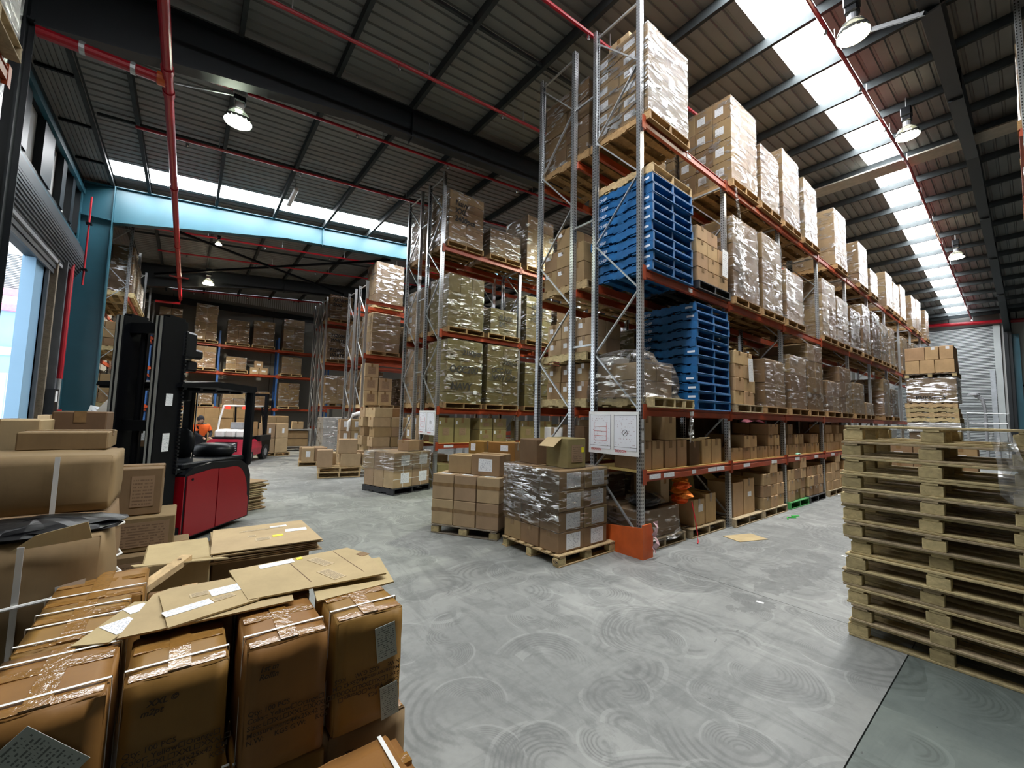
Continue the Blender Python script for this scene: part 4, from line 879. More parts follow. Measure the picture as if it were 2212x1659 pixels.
for zz_, ll in ((LV[1], 'lower'), (LV[1]+.80, 'upper')):
    pallet((5.78, 5.2, zz_), 0, 'wood', 'timber pallet of the %s tier at the second row end' % ll, 'pallets on the second rack row')
    stack(5.78, 5.2, zz_+.151, .42, .36, .31, 2, 3, 2, 'kraft' if ll == 'lower' else 'kraft_pale', 'carton in the %s tier at the second row end' % ll, 'tiered cartons on the second rack row', tape='x', lab=[('x', (.09, .09), .2, .6)])
for k, (yy, w_, h) in enumerate(((4.95, .5, .6), (5.45, .45, .55))): carton((5.5, yy, LV[0]+.02), .5, w_, h, 'kraft_white' if k else 'kraft_dark', ('white' if k else 'dark brown')+' carton on the first level of the second row end', 'cartons on the second rack row', tape='x')
stack(6.9, 5.2, LV[0]+.02, .5, .45, .35, 3, 2, 2, 'kraft_dark', 'dark cartons on the first level behind the front rack', 'cartons on the second rack row', tape=None, stuff=True)
t = load((5.8, 5.2, .151), 1.1, 1.0, .75, 2, 2, 2, 'kraft_dark', 'dark wrapped load on the floor behind the rack end guard', G2, 'film'); pallet((5.8, 5.2, 0), 0, 'wood_old', 'pallet under the dark floor load behind the rack end guard', 'pallets on the second rack row')
columns(7.9, 21.0, 4.94, 1, LV[0]+.02, .62, .74, .262, 3, 3, ['kraft_dark'], 'dark filler cartons added on the first level behind the front rack', 'cartons on the second rack row', 91, True)  # dark filler added so gaps through the rack look dark
for i in range(9): load((X0+(i+1)//2*PI_+(1.97 if i % 2 == 0 else .72), 5.2, .0), 1.1, 1.0, .85, 2, 2, 2, 'kraft_dark', 'dark filler load added under the second rack row, %s from its end' % ORD[i+1], G2, 'film', detail=False)  # more dark filler, added to keep the floor-level gaps dark
# loads on the rack at the right edge of the hall
GG = 'wrapped loads on the right-edge rack'
for lv, zt, ln in ((LV[2], 5.85, Q), (LV[3], 7.85, T)):
    for i, a in enumerate((9.72, 11.2, 12.6, 13.9)): slot(lv, a, a+1.13, zt+(.15 if i == 1 else 0), 2, 4, 'kraft_pale', i, 'right-edge rack', ln, -1.20, film='film_heavy', det=i == 0, grp=GG, bay=(9.63, PI_))
for lv, ln in ((LV[1], Z2),):
    for i, a in enumerate((9.8, 11.2, 12.6)): slot(lv, a, a+1.13, 3.4, 2, 3, 'kraft', i, 'right-edge rack', ln, -1.20, det=False, grp=GG, bay=(9.63, PI_))
# ---------------------------------------------------------------- middle rack
RM = 'middle rack'; GM = 'wrapped loads on the middle rack'; YM = 9.56
def marker(o, s, dx, z, size, front, sh=.12): text(s, o, (dx, front, z), FY, size, 'ink', 'marker_writing', shear=sh, sx=.9)
o = slot(LV[3], 5.22, 6.36, 8.05, 2, 6, 'kraft', 0, RM, T, YM, det=True, grp=GM); marker(o, 'Navy\nXXL\n2400pcs', -.40, 1.05, .22, -.57)
slot(LV[3], 6.65, 7.85, 7.38, 2, 3, 'kraft', 1, RM, T, YM, det=True, grp=GM, film='film_heavy')
slot(LV[3], 8.2, 9.36, 8.25, 2, 4, 'kraft_pale', 2, RM, T, YM, det=False, grp=GM); slot(LV[3], 9.6, 10.7, 7.5, 2, 3, 'kraft', 3, RM, T, YM, det=False, grp=GM); slot(LV[3], 11.0, 12.1, 7.6, 2, 3, 'kraft', 4, RM, T, YM, det=False, grp=GM)
slot(LV[2], 5.38, 6.58, 5.72, 3, 3, 'kraft_olive', 0, RM, Q, YM, det=True, grp=GM)
o = slot(LV[2], 6.93, 7.92, 5.02, 2, 2, 'kraft_olive', 1, RM, Q, YM, det=True, grp=GM); marker(o, 'BLACK\n2XL', -.2, .45, .18, -.57)
o = slot(LV[2], 8.33, 9.4, 5.65, 2, 4, 'kraft_olive', 2, RM, Q, YM, det=False, grp=GM); marker(o, '1800pcs\nCream\nXS', -.35, 1.0, .2, -.57)
slot(LV[2], 9.7, 10.8, 5.4, 2, 3, 'kraft_dark', 3, RM, Q, YM, det=False, grp=GM); slot(LV[2], 11.1, 12.2, 5.2, 2, 3, 'kraft_olive', 4, RM, Q, YM, det=False, grp=GM)
o = slot(LV[1], 5.34, 6.54, 3.94, 1, 6, 'kraft_olive', 0, RM, Z2, YM, det=True, grp=GM); marker(o, '2160pcs', -.1, 1.32, .20, -.57); marker(o, 'OCC200', -.50, .82, .27, -.57); marker(o, 'NAVY', -.44, .36, .27, -.57)
patch(o, (.34, -.565, .30), FY, .1, .1)
o = slot(LV[1], 6.78, 7.96, 3.95, 2, 5, 'kraft_olive', 1, RM, Z2, YM, det=True, grp=GM); marker(o, '3200pcs', 0, 1.18, .17, -.57); marker(o, 'OCC-100\nNAVY CAP', -.42, .92, .2, -.57)
o = slot(LV[1], 8.2, 9.3, 3.55, 2, 4, 'kraft_olive', 2, RM, Z2, YM, det=False, grp=GM); marker(o, 'W\nSM', -.2, .6, .22, -.57)
slot(LV[1], 9.6, 10.7, 3.4, 2, 3, 'kraft_olive', 3, RM, Z2, YM, det=False, grp=GM); slot(LV[1], 11.0, 12.1, 3.5, 2, 3, 'kraft', 4, RM, Z2, YM, det=False, grp=GM)
GL = 'cartons on the first level of the middle rack'
for i, (a, b, h) in enumerate(((5.2, 5.67, .66), (5.7, 6.19, .66), (6.5, 6.95, .33), (6.98, 7.45, .33), (6.5, 6.95, .33), (6.98, 7.45, .33), (8.0, 8.6, .6), (8.7, 9.3, .6), (9.5, 10.2, .5))):
    zz = LV[0]+.02+(.335 if i in (4, 5) else 0)
    o = carton(((a+b)/2, 9.95, zz), b-a, .5, h, 'kraft_olive', 'dark carton with printed emblem, %s along the middle rack first level' % ORD[i], GL, lab=[('y', (.05, .09), -.38, .8)])
    if i < 7: patch(o, (0, -.252, h*.45), FY, .2, h*.3, 'print_box', 'printed_emblem')
for i, (a, b, h) in enumerate(((5.2, 5.95, .62), (6.0, 6.5, .5), (7.0, 7.5, .4), (8.1, 8.8, .5))):
    o = carton(((a+b)/2, 9.95, .0), b-a, .6, h, 'kraft_olive', 'dark carton on the floor under the middle rack, %s from its end' % ORD[i], 'cartons under the middle rack', lab=[('y', (.12, .06), .35, .85)]); patch(o, (0, -.302, h*.5), FY, .22, h*.5, 'print_box', 'printed_emblem')
t = thing('clear_bag', 'flat grey plastic bag lying on the middle rack first level', 'bag', (7.55, 9.8, LV[0]+.02)); blob('bag', .3, .15, .09, 3, 'film_heavy', t)
GM2 = 'wrapped loads behind the middle rack'
for lv, ln, zs in ((LV[3], T, (7.9, 7.6)), (LV[2], Q, (5.6, 5.4)), (LV[1], Z2, (3.8, 3.5))):
    for i, zt in enumerate(zs): slot(lv, 5.2+i*1.4, 6.35+i*1.4, zt, 2, 4, 'kraft_pale' if i == 0 else 'kraft', i, 'rack behind the middle one', ln, 10.85, det=False, grp=GM2, lab='x' if i == 0 and lv == LV[2] else None)
stack(5.75, 11.4, LV[0]+.02, .5, .45, .36, 2, 2, 2, 'kraft_pale', 'pale carton, first level behind the middle rack', 'cartons behind the middle rack', tape='x', lab=[('x', (.14, .2), .1, .5)])
stack(5.75, 11.4, 0, .5, .45, .36, 2, 2, 2, 'kraft_pale', 'pale floor carton behind the middle rack', 'cartons behind the middle rack', tape='x', lab=[('x', (.14, .2), .1, .5)])
# third rack
RC = 'third rack'; GC = 'wrapped loads on the third rack'; YC = 15.45
slot(LV[2], 5.3, 6.55, 5.75, 2, 4, 'kraft_pale', 0, RC, Q, YC, det=True, grp=GC); slot(LV[2], 6.9, 8.0, 5.4, 2, 3, 'kraft', 1, RC, Q, YC, det=False, grp=GC)
pallet((5.75, 16.0, LV[1]), 0, 'wood_new', 'pale pallet under printed cartons on the third rack', 'pallets on the third rack', detail=False)
for k in range(3):
    for i in range(2):
        if k == 2 and i == 1: continue
        o = carton((5.42+i*.55, 15.75, LV[1]+.151+k*.52), .52, .5, .51, 'kraft_pale', 'pale printed carton on the third rack'+place(i, 0, k, 2, 1, 3), 'printed cartons on the third rack', rnd.uniform(-.03, .03)); patch(o, (.0, -.251, .26), FY, .3, .3, 'print_box', 'printed_panel')
slot(LV[1], 6.75, 7.9, 3.3, 2, 3, 'kraft_dark', 1, RC, Z2, YC, film='film_heavy', det=False, grp=GC)
load((6.3, 16.9, 6.36), 1.15, 1.1, 1.75, 2, 2, 4, 'kraft_pale', 'tall grey wrapped load on the top of the third rack', GC, 'film_heavy'); pallet((6.3, 16.9, 6.2), 0, 'wood', 'pallet under the tall grey load on the third rack top', 'pallets on the third rack', detail=False)
for lv, zt in ((LV[2], 5.6), (LV[1], 3.6)): slot(lv, 5.2, 6.35, zt, 2, 4, 'kraft', 0, 'rack behind the third one', 'third level' if lv == LV[2] else Z2, 16.75, det=False, grp='wrapped loads behind the third rack')
# fourth rack
RD = 'fourth rack'; GD = 'wrapped loads on the fourth rack'; YD = 21.35
for lv, zt, ln, s in ((6.4, 7.75, T, 'KKNPP3\nSNO'), (4.35, 6.05, Q, 'TS2000\nWHITE\n\nPS2000\nWHITE'), (2.2, 3.7, Z2, '')):
    o = slot(lv, 5.15, 6.25, zt, 2, 3, 'kraft', 0, RD, ln, YD, det=False, grp=GD)
    if s: marker(o, s, -.42, (zt-lv-.15)*.72, .24, -.57)
    slot(lv, 6.5, 7.6, zt-.2, 2, 3, 'kraft', 1, RD, ln, YD, det=False, grp=GD)
o = load((5.35, 20.1, .151), 1.1, 1.05, 1.52, 2, 2, 5, 'kraft_white', 'grey film-wrapped pallet standing on the floor before the fourth rack', GD, 'film_heavy'); pallet((5.35, 20.1, 0), 0, 'wood', 'pallet under the grey film-wrapped floor load', 'floor pallets at the hall end', detail=False)
# rack on the far wall: loads
GE = 'wrapped loads on the far wall rack'; ip = 0
for lv, ln, items in ((5.55, T, ((-1.45, -.5, 7.2), (.05, 1.05, 7.65), (1.5, 2.58, 7.0), (2.75, 3.85, 7.15), (4.25, 5.5, 7.5))), (4.02, Q, ((-1.5, -.4, 5.2), (.12, 1.2, 5.35), (1.55, 2.55, 4.9), (4.3, 5.4, 5.2))), (2.05, Z2, ((-1.3, -.3, 3.5), (.1, 1.1, 3.2), (1.5, 2.6, 2.9), (2.8, 3.8, 3.0), (4.2, 5.4, 3.6)))):
    for i, (a, b, zt) in enumerate(items): slot(lv, a, b, zt, 2, 4 if zt-lv > 1.3 else 2, 'kraft_pale' if (i+ip) % 3 == 1 else 'kraft', i, 'far wall rack', ln, 27.9, det=False, grp=GE, d=1.0, pal='wood_new', bay=(-1.68, 2.89))
    ip += 1
for k in range(3): carton((2.95+.46*k*(k < 2)+.2*(k == 2), 28.2, 4.02+.38*(k == 2)), .42, .4, .38, 'kraft_pale', 'loose carton on the far wall rack, '+('left', 'right', 'upper')[k]+' of three', 'loose cartons on the far wall rack', tape=None, lab=[('y', (.2, .1), 0, .5)])
columns(-1.6, 5.6, 28.12, 1, 0, .55, .6, .42, 2, 4, ['kraft', 'kraft_dark'], 'cartons on the floor under the far wall rack', 'floor cartons under the far wall rack', 77, True)
# left wall rack beyond the column
GFx = 'loads on the left wall rack'
for lv, items in ((5.3, ((17.2, 18.32, 6.9), (18.62, 19.74, 6.75), (20.0, 21.1, 6.4))), (3.6, ((17.2, 18.32, 4.5), (18.62, 19.74, 4.3), (20.0, 21.1, 4.6))), (1.9, ((17.2, 18.32, 2.9), (18.62, 19.74, 2.8), (20.0, 21.1, 3.0)))):
    for i, (a, b, zt) in enumerate(items):
        ln = {5.3: 'top', 3.6: 'middle', 1.9: 'low'}[lv]
        pallet((-2.1, (a+b)/2, lv), pi/2, 'wood', 'pallet on the %s level of the left wall rack, %s from the column' % (ln, ORD[i]), 'pallets on the left wall rack', detail=False)
        load((-2.1, (a+b)/2, lv+.151), 1.0, b-a-.05, zt-lv-.15, 2, 2, 3, 'kraft', 'load on the %s level of the left wall rack, %s from the column' % (ln, ORD[i]), GFx, 'film_heavy' if lv == 5.3 else None, detail=False)
stack(-2.1, 18.4, 0, .5, .5, .42, 2, 4, 4, 'kraft', 'brown cartons stacked on the floor beside the teal column', 'floor cartons on the left wall', tape=None, stuff=True)
# near rack at the left edge
pallet((-2.06, 5.32, 5.18), pi/2, 'wood_old', 'timber pallet jutting in at the top left corner', 'pallets at the left edge')
load((-2.06, 5.32, 5.331), 1.1, 1.1, 1.1, 2, 2, 3, 'kraft_white', 'pale film-wrapped load at the top left corner', 'loads at the left edge', 'film_heavy')
# ---------------------------------------------------------------- pallets standing on the floor
GF = 'floor pallets by the rack ends'
pallet((4.40, 4.42, 0), .02, 'wood_new', 'pale timber pallet under the white-wrapped carton load at the rack end', GF, 'block')
t = thing('wrapped_load', 'carton load with big white labels and white film wrap at the rack end', 'carton load', (4.36, 4.45, .145), .02, 'floor loads by the rack ends')
for k in range(4):
    for i in range(2):
        for j in range(3):
            if i == 1 and j == 1 and k < 3: continue
            s = .0 if k == 0 else .0
            c = link('carton', carton_mesh(.49, .365, .262, 'kraft'), t, (-.25+i*.5+rnd.uniform(-.008, .008), -.375+j*.375+rnd.uniform(-.006, .006), k*.264))
            if j == 0: patch(c, (.03, -.184, .13), FY, .27, .2)
            link('tape', tape_mesh(.49, .365, .262, 'tape', 'x'), c)
m = MB(); r = random.Random(31); vs = []; ny_, nz_ = 16, 14      # film sheet on the aisle face, wrapping onto the top
for j in range(nz_):
    for k in range(ny_):
        y = -.575+1.16*k/(ny_-1); z = .36+.70*j/(nz_-1); vs.append((-.512-r.uniform(0, .012), y, max(z, .34+.32*(1-k/(ny_-1))*(.6+.4*sin(k*1.3))-.12 if j == 0 else z)))
m.add(vs, [(j*ny_+k, j*ny_+k+1, (j+1)*ny_+k+1, (j+1)*ny_+k) for j in range(nz_-1) for k in range(ny_-1)]); m.obj('white_film', 'film_heavy', t)
link('stretch_film', shared(('film', 1, 'film'), lambda: film_mesh(101, 'film')), t, (0, 0, .26), scale=(1.02, 1.14, .81))
text('X04', pallet_txt := link('stencil_plate', MB().box(-.05, .05, -.001, .001, -.03, .03).mesh('stencil_plate', 'wood_new'), t, (-.555, -.56, -.075), rot=(0, 0, -pi/2)), (-.04, -.003, -.02), FY, .05, 'ink', 'stencil')
o = carton((4.33, 4.22, 1.205), .36, .44, .41, 'kraft_olive', 'olive brown carton with one flap open on top of the white-wrapped load', tape=None); patch(o, (0, -.222, .2), FY, .22, .24, 'print_box', 'printed_panel'); patch(o, (.11, -.224, .25), FY, .05, .07, 'yellow_tag', 'yellow_tag')
MB().box(-.15, .15, -.002, .002, 0, .2).obj('flap', 'kraft_sheet', o, loc=(-.18, .05, .41), rot=(2.2, 0, -pi/2))
carton((4.30, 4.78, 1.205), .40, .40, .36, 'kraft_dark', 'dark open carton behind the olive one on the white-wrapped load', tape=None)
RZ2 = atan2(-1.0, .61)            # second pallet stands turned in the aisle mouth
pallet((4.04, 5.97, 0), RZ2, 'wood_grey', 'grey timber pallet turned askew beside the white-wrapped load', GF, 'block')
P2 = Matrix.Rotation(RZ2, 2)
def p2(u, v): q = P2 @ Vector((u, v)); return (4.04+q.x, 5.97+q.y)
for k in range(2):
    for i in range(3):
        for j in range(2):
            x, y = p2(-.40+i*.40, -.33+j*.5)
            carton((x, y, .145+k*.40), .38, .48, .395, 'kraft_pale', 'brown taped carton on the askew pallet'+place(i, j, k, 3, 2, 2), 'stacked cartons on the askew pallet', RZ2+rnd.uniform(-.02, .02), 'x', lab=[('z', (.2, .11), 0, -.25)] if k else None, band=True)
for i, (u, v, z, w_, d, h, lb, l) in enumerate(((-.22, -.15, .945, .42, .4, .29, 'plain squat carton on the left of the askew pallet stack', None), (.29, -.2, .945, .50, .46, .33, 'squat carton with a large white label atop the askew pallet stack', [('y', (.24, .2), 0, .5)]), (-.17, .34, .945, .3, .35, .5, 'orange-brown taped carton at the back of the askew pallet stack', [('y', (.09, .12), -.2, .8)]), (.30, .36, .945, .5, .32, .5, 'wide orange-brown carton at the back of the askew pallet stack', [('y', (.14, .1), .1, .8)]))):
    x, y = p2(u, v); carton((x, y, z), w_, d, h, 'kraft' if i < 2 else 'kraft_orange', lb, 'top cartons on the askew pallet', RZ2+rnd.uniform(-.05, .05), 'x', lab=l)
RZ3 = .30
pallet((4.28, 10.05, 0), RZ3, 'pallet_black', 'black pallet under strapped cartons at the middle rack end', GF, name='plastic_pallet')
t = thing('wrapped_load', 'two-layer strapped carton load with white labels on the black pallet', 'carton load', (4.28, 10.05, .151), RZ3, 'floor loads by the rack ends')
for k in range(2):
    for i in range(2):
        for j in range(3):
            c = link('carton', carton_mesh(.57, .36, .41, 'kraft_pale'), t, (-.285+i*.575, -.37+j*.37, k*.413)); MB().box(-.006, .006, -.183, -.18, 0, .41).obj('strap', 'strap_white', c); MB().box(-.285, .285, -.183, -.18, .2, .212).obj('strap', 'strap_white', c)
            if j == 0: patch(c, (.06, -.184, .22), FY, .26, .24)
link('stretch_film', shared(('film', 3, 'film'), lambda: film_mesh(103, 'film')), t, (0, 0, .40), scale=(1.18, 1.15, .45))
carton((4.55, 9.9, .99), .5, .4, .26, 'kraft', 'single carton lying on the strapped load at the middle rack end', rz=RZ3, tape='x')
# carton wall behind it at the third rack end
for k in range(6):
    for i in range(2):
        for j in range(3):
            if (j == 1 and k < 5) or (k == 5 and i == 1 and j == 0): continue
            carton((5.15+i*.62+rnd.uniform(-.02, .02)+.05*(k % 2), 13.75+j*.5, .15+k*.325), .60, .48, .32, 'kraft_pale' if (i+k) % 3 else 'kraft', 'pale carton in the tall floor stack'+place(i, j, k, 2, 3, 6), 'tall carton stack before the third rack', rnd.uniform(-.03, .03), 'x', lab=[('y', (.22, .16), .1, .5)] if (i+k) % 2 and k < 3 else None)
pallet((5.4, 14.25, 0), 0, 'wood', 'pallet under the tall pale carton stack', 'floor pallets at the hall end', detail=False)
# two stacked pale pallets with loose cartons, and a third beyond
RZ5 = -.22
for k in range(2): pallet((3.77, 13.3, k*.151), RZ5+.03*k, 'wood_new', ('lower' if k == 0 else 'upper')+' of two stacked pale pallets with cartons on the open floor', 'pale pallets on the open floor')
for i, (x, y, w_, d, h, z) in enumerate(((3.30, 13.05, .42, .4, .50, .302), (3.55, 13.6, .4, .4, .36, .302), (4.0, 12.95, .56, .45, .38, .302), (4.50, 12.88, .35, .4, .36, .302), (3.92, 13.0, .52, .42, .42, .684), (4.4, 13.5, .35, .4, .4, .302))):
    carton((x, y, z), w_, d, h, 'kraft_pale', ['tall pale carton on the left of the two pale pallets', 'low carton behind the tall one on the pale pallets', 'wide lower carton on the pale pallets', 'small labelled carton at the right of the pale pallets', 'wide upper carton on the pale pallets', 'back corner carton on the pale pallets'][i], 'cartons on the pale pallets', RZ5, 'x', lab=[('y', (.14, .1), 0, .7)] if i == 3 else None)
pallet((3.85, 16.4, 0), -.2, 'wood_new', 'pale pallet with labelled cartons furthest out on the floor', 'pale pallets on the open floor', detail=False)
for i in range(2):
    for j in range(2):
        carton((3.5+i*.42, 16.1+j*.42, .151), .40, .4, .48, 'kraft_pale', 'labelled carton on the far pale pallet'+place(i, j, 0, 2, 2, 1), 'labelled cartons on the open floor', -.2, 'x', lab=[('y', (.14, .2), 0, .55)])
for k in range(4):
    for i in range(2): carton((4.55+i*.38, 15.6, .0+k*.42), .36, .5, .415, 'kraft_pale', 'labelled carton right of the grey wrapped load'+place(i, 0, k, 2, 1, 4), 'labelled cartons on the open floor', -.1, 'x', lab=[('y', (.12, .2), 0, .55)])
t = thing('packing_bench', 'steel framed bench holding cartons near the far rack', 'bench', (4.3, 22.6, 0), -.1)
for x in (-.6, .6):
    for y in (-.35, .35): MB().box(x-.03, x+.03, y-.03, y+.03, 0, 1.0).obj('leg', 'galv', t)
MB().box(-.66, .66, -.4, .4, 1.0, 1.05).obj('bench_top', 'galv', t); MB().box(-.6, .6, -.35, .35, .18, .22).obj('lower_shelf', 'galv', t)
for k in range(2): carton((4.3, 22.6, .221+k*.38), 1.05, .55, .36, 'kraft', ('lower' if k == 0 else 'upper')+' long carton inside the steel framed bench', tape='x', rz=-.1)
carton((4.35, 22.6, 1.051), .5, .4, .35, 'kraft_pale', 'small carton standing on the steel framed bench', rz=-.1)
# stretch-wrap dispenser leaning at the third rack
t = thing('wrap_dispenser', 'white stretch-film dispenser arm hung on the third rack end', 'dispenser', (5.0, 15.3, 1.55)); MB().tube([(-.05, -.1, .35), (-.3, -.15, .28), (-.42, -.15, .05), (-.45, -.12, -.3)], [.07, .065, .06, .04], 10).obj('arm', 'white_paint', t); patch(t, (-.02, -.2, .15), FX, .3, .5); MB().box(-.03, .0, -.4, -.1, -.35, .0).obj('paper_holder', 'grey_plastic', t)
# tower of loads down the right aisle
GT = 'tower of loads down the right aisle'; tx, ty = 18.9, 2.0
pallet((tx, ty, 0), 0, 'wood', 'floor pallet of the tower down the right aisle', GT, detail=False); load((tx, ty, .151), 1.1, 1.1, 1.55, 2, 2, 3, 'kraft', 'wrapped bottom load of the tower down the right aisle', GT, 'film_heavy', detail=False)
load((tx-.05, ty-.02, 1.725), 1.16, 1.16, .28, 1, 1, 1, 'kraft_white', 'flat white-wrapped bale in the tower down the right aisle', GT, 'film_heavy', detail=False)
for k in range(4): pallet((tx, ty+.02*k, 2.02+k*.151), .02*k, 'wood_new' if k % 2 else 'wood', 'timber pallet stacked in the tower, %s above the white bale' % ORD[k], GT)
o = load((tx, ty, 2.63), 1.12, 1.12, .78, 2, 2, 2, 'kraft', 'wrapped middle load of the tower down the right aisle', GT, 'film_heavy'); text('P5000PCS', o, (-.57, .35, .12), FX, .16, 'ink', 'marker_writing')
pallet((tx, ty, 3.425), 0, 'wood_grey', 'grey pallet under the top cartons of the right aisle tower', GT, 'block')
for k in range(2):
    for j, (yy, w_) in enumerate(((.40, .33), (.06, .33), (-.33, .42)) if k == 0 else ((.33, .46), (-.06, .3), (-.38, .3))):
        for i in range(2): o = carton((tx-.28+i*.56, ty+yy, 3.571+k*.42), .55, w_, .415, 'kraft_tan', 'bare carton topping the right aisle tower'+place(j, i, k, 3, 2, 2), 'bare cartons on the right aisle tower', 0, 'y', lab=[('x', (.08, .08), -.1, .85)] if k and j else None)
# cartons and pallets low on the right beyond the stack
GR = 'cartons beyond the pallet stack'
pallet((9.2, 1.2, 0), .05, 'wood_new', 'pale pallet on the aisle floor seen through the pallet stack', GR); 
for k in range(4): pallet((10.6, .55, .0+k*.151), .03*k, 'wood_new', 'pale pallet in a low pile seen through the pallet stack, %s up' % ORD[k], GR)
stack(12.2, 1.4, .0, .5, .45, .38, 1, 3, 4, 'kraft', 'brown carton glimpsed between the stacked pallets', 'cartons beyond the pallet stack', tape='x', lab=[('x', (.14, .12), 0, .4)])
# ---------------------------------------------------------------- pallet stack at the right
rs = random.Random(12); z = 0
for k in range(13):
    p = pallet((4.85+.5825+rs.uniform(-.02, .03), .55+rs.uniform(-.012, .022)+(.035 if k == 3 else 0), z), pi/2+rs.uniform(-.012, .012), ['wood', 'wood_old', 'wood', 'wood_old', 'wood'][k % 5], 'timber pallet in the tall stack at the right, %s from the floor' % ORD[k], 'tall pallet stack', 'block')
    z += .1455
t = thing('film_scrap', 'crumpled clear film hanging down the front of the pallet stack', 'plastic film', (4.795, .17, 1.865)); m = MB(); vs = []; r = random.Random(8)
for i in range(9):
    w_ = [.10, .12, .12, .13, .14, .17, .19, .2, .12][i]
    for k in range(6): vs.append((-r.uniform(.0, .045), (.5-k/5)*w_-.02*i*.6, -i*.066))
m.add(vs, [(i*6+k, i*6+k+1, i*6+k+7, i*6+k+6) for i in range(8) for k in range(5)]); m.obj('crumpled_film', 'film_rag', t)
# ---------------------------------------------------------------- foreground cartons
def soft_mesh(w_, d, h, seed, bulge, mat, crush=.004, name='carton_body'):
    """carton with rounded, slightly crushed edges and bulging sides"""
    r = random.Random(seed); ts = [-1, -.975, -.7, -.35, 0, .35, .7, .975, 1]; n = len(ts); idx = {}; vs = []; fs = []
    def vid(p):
        if p not in idx:
            x, y, z = p; e = [abs(abs(q)-1) < 1e-6 for q in p]; k = sum(e)
            X, Y, Z = x*w_/2, y*d/2, z*h/2
            b = bulge
            X += (1 if x > 0 else -1)*b*(1-y*y)*(1-z*z)*abs(x)**3; Y += (1 if y > 0 else -1)*b*(1-x*x)*(1-z*z)*abs(y)**3; Z += (1 if z > 0 else -1)*b*.8*(1-x*x)*(1-y*y)*abs(z)**3
            if k >= 2:
                s = .005*(k-1); X -= s*x*(e[0]); Y -= s*y*(e[1]); Z -= s*z*(e[2])
            j = crush*(1.2 if k >= 2 else .5)
            idx[p] = len(vs); vs.append((X+r.uniform(-j, j), Y+r.uniform(-j, j), Z+h/2+r.uniform(-j, j)))
        return idx[p]
    for ax in range(3):
        for s in (-1, 1):
            for i in range(n-1):
                for j in range(n-1):
                    q = []
                    for a, b in ((i, j), (i+1, j), (i+1, j+1), (i, j+1)):
                        p = [0, 0, 0]; p[ax] = s; o = [k for k in range(3) if k != ax]; p[o[0]] = ts[a]; p[o[1]] = ts[b]; q.append(vid(tuple(p)))
                    fs.append(tuple(q))
    m = MB(); m.add(vs, fs); return m.mesh(name, mat, True)
def strap(o, w_, d, h, y, ax='x', wd=.012, e=.006):
    m = MB()
    if ax == 'x': m.box(-w_/2-e, w_/2+e, y-wd/2, y+wd/2, h+e-.002, h+e); m.box(-w_/2-e, -w_/2-e+.002, y-wd/2, y+wd/2, 0, h+e); m.box(w_/2+e-.002, w_/2+e, y-wd/2, y+wd/2, 0, h+e)
    else: m.box(y-wd/2, y+wd/2, -d/2-e, d/2+e, h+e-.002, h+e); m.box(y-wd/2, y+wd/2, -d/2-e, -d/2-e+.002, 0, h+e)
    m.obj('strap', 'strap_white', o)
TX = 'Qty: 100 PCS\nColor: Yellow\u25a1Orange\u25a1\nSize: L\u25a1XL\u25a1XXL\u25a1XXXL\u25a1\nMeasurement:44x25x42 CM\nN.W:     KGS G.W:     KGS'
FGG = 'strapped cartons in the foreground'
def fg(x0, x1, y0, d, z0, h, seed, label, txt=False, flip=False, labs=(), note=None, mat='kraft_orange', straps=(.10,), tapes=True, bul=.008, rz=0):
    w_ = x1-x0; o = tag(link('strapped_carton', soft_mesh(w_, d, h, seed, bul, mat), None, ((x0+x1)/2, y0+d/2, z0), rz), label, 'carton', FGG)
    for s in straps: strap(o, w_, d, h+bul*.5, -d/2+s)
    f = -d/2-bul-.004
    if tapes:
        MB().box(-.03, .03, -d/2+.01, d/2-.01, h+bul*.4, h+bul*.8+.002).obj('clear_tape', 'tape_clear', o); MB().box(-w_/2+.008, w_/2-.008, -d/2+.012, -d/2+.055, h-.002, h+.003).obj('clear_tape', 'tape_clear', o)
        MB().box(-w_/2+.008, w_/2-.008, .02, .07, h+bul*.3, h+bul*.8).obj('clear_tape', 'tape_clear', o)
    if txt:
        if flip: text(TX, o, (w_*.46, f, h*.30), (pi/2, pi, 0), .0235, 'ink_brown')
        else: text(TX, o, (-w_*.46, f, h*.50), FY, .0235, 'ink_brown')
    if note: text(note, o, (-w_*.36, f, h*.82), FY, .026, 'ink_brown', 'marker_writing', shear=.25)
    for (u, v, lw, lh, ang, mt) in labs: patch(o, (u, f-.001, v), (pi/2, ang, 0), lw, lh, mt, 'shipping_label')
    return o
fg(-.42, -.13, 1.74, .40, .63, .43, 1, 'strapped carton with two slanted grey labels, leftmost of the foreground row', True, labs=((.02, .30, .11, .19, -.75, 'paper_grey'), (-.12, .24, .09, .17, -.2, 'paper_grey')), straps=(.07, .33))
fg(-.41, -.14, 2.16, .42, .63, .43, 2, 'strapped carton directly behind the leftmost foreground carton', straps=(.05, .20, .33))
fg(-.095, .175, 1.78, .34, .62, .42, 3, 'printed carton with marker writing, second in the foreground row', True, note='   XXL \u00a9\n m2pt', straps=(.08,))
fg(.225, .49, 1.74, .38, .63, .43, 4, 'printed carton with a taped cross on top, third in the foreground row', True, note='1st m\nRollin', straps=(.10,))
fg(.525, .795, 1.74, .36, .64, .43, 5, 'carton with upside-down print and two labels, rightmost of the foreground row', True, True, labs=((.06, .31, .085, .14, -.12, 'paper_grey'), (.085, .07, .075, .13, -.1, 'paper_grey')), straps=(.10,))
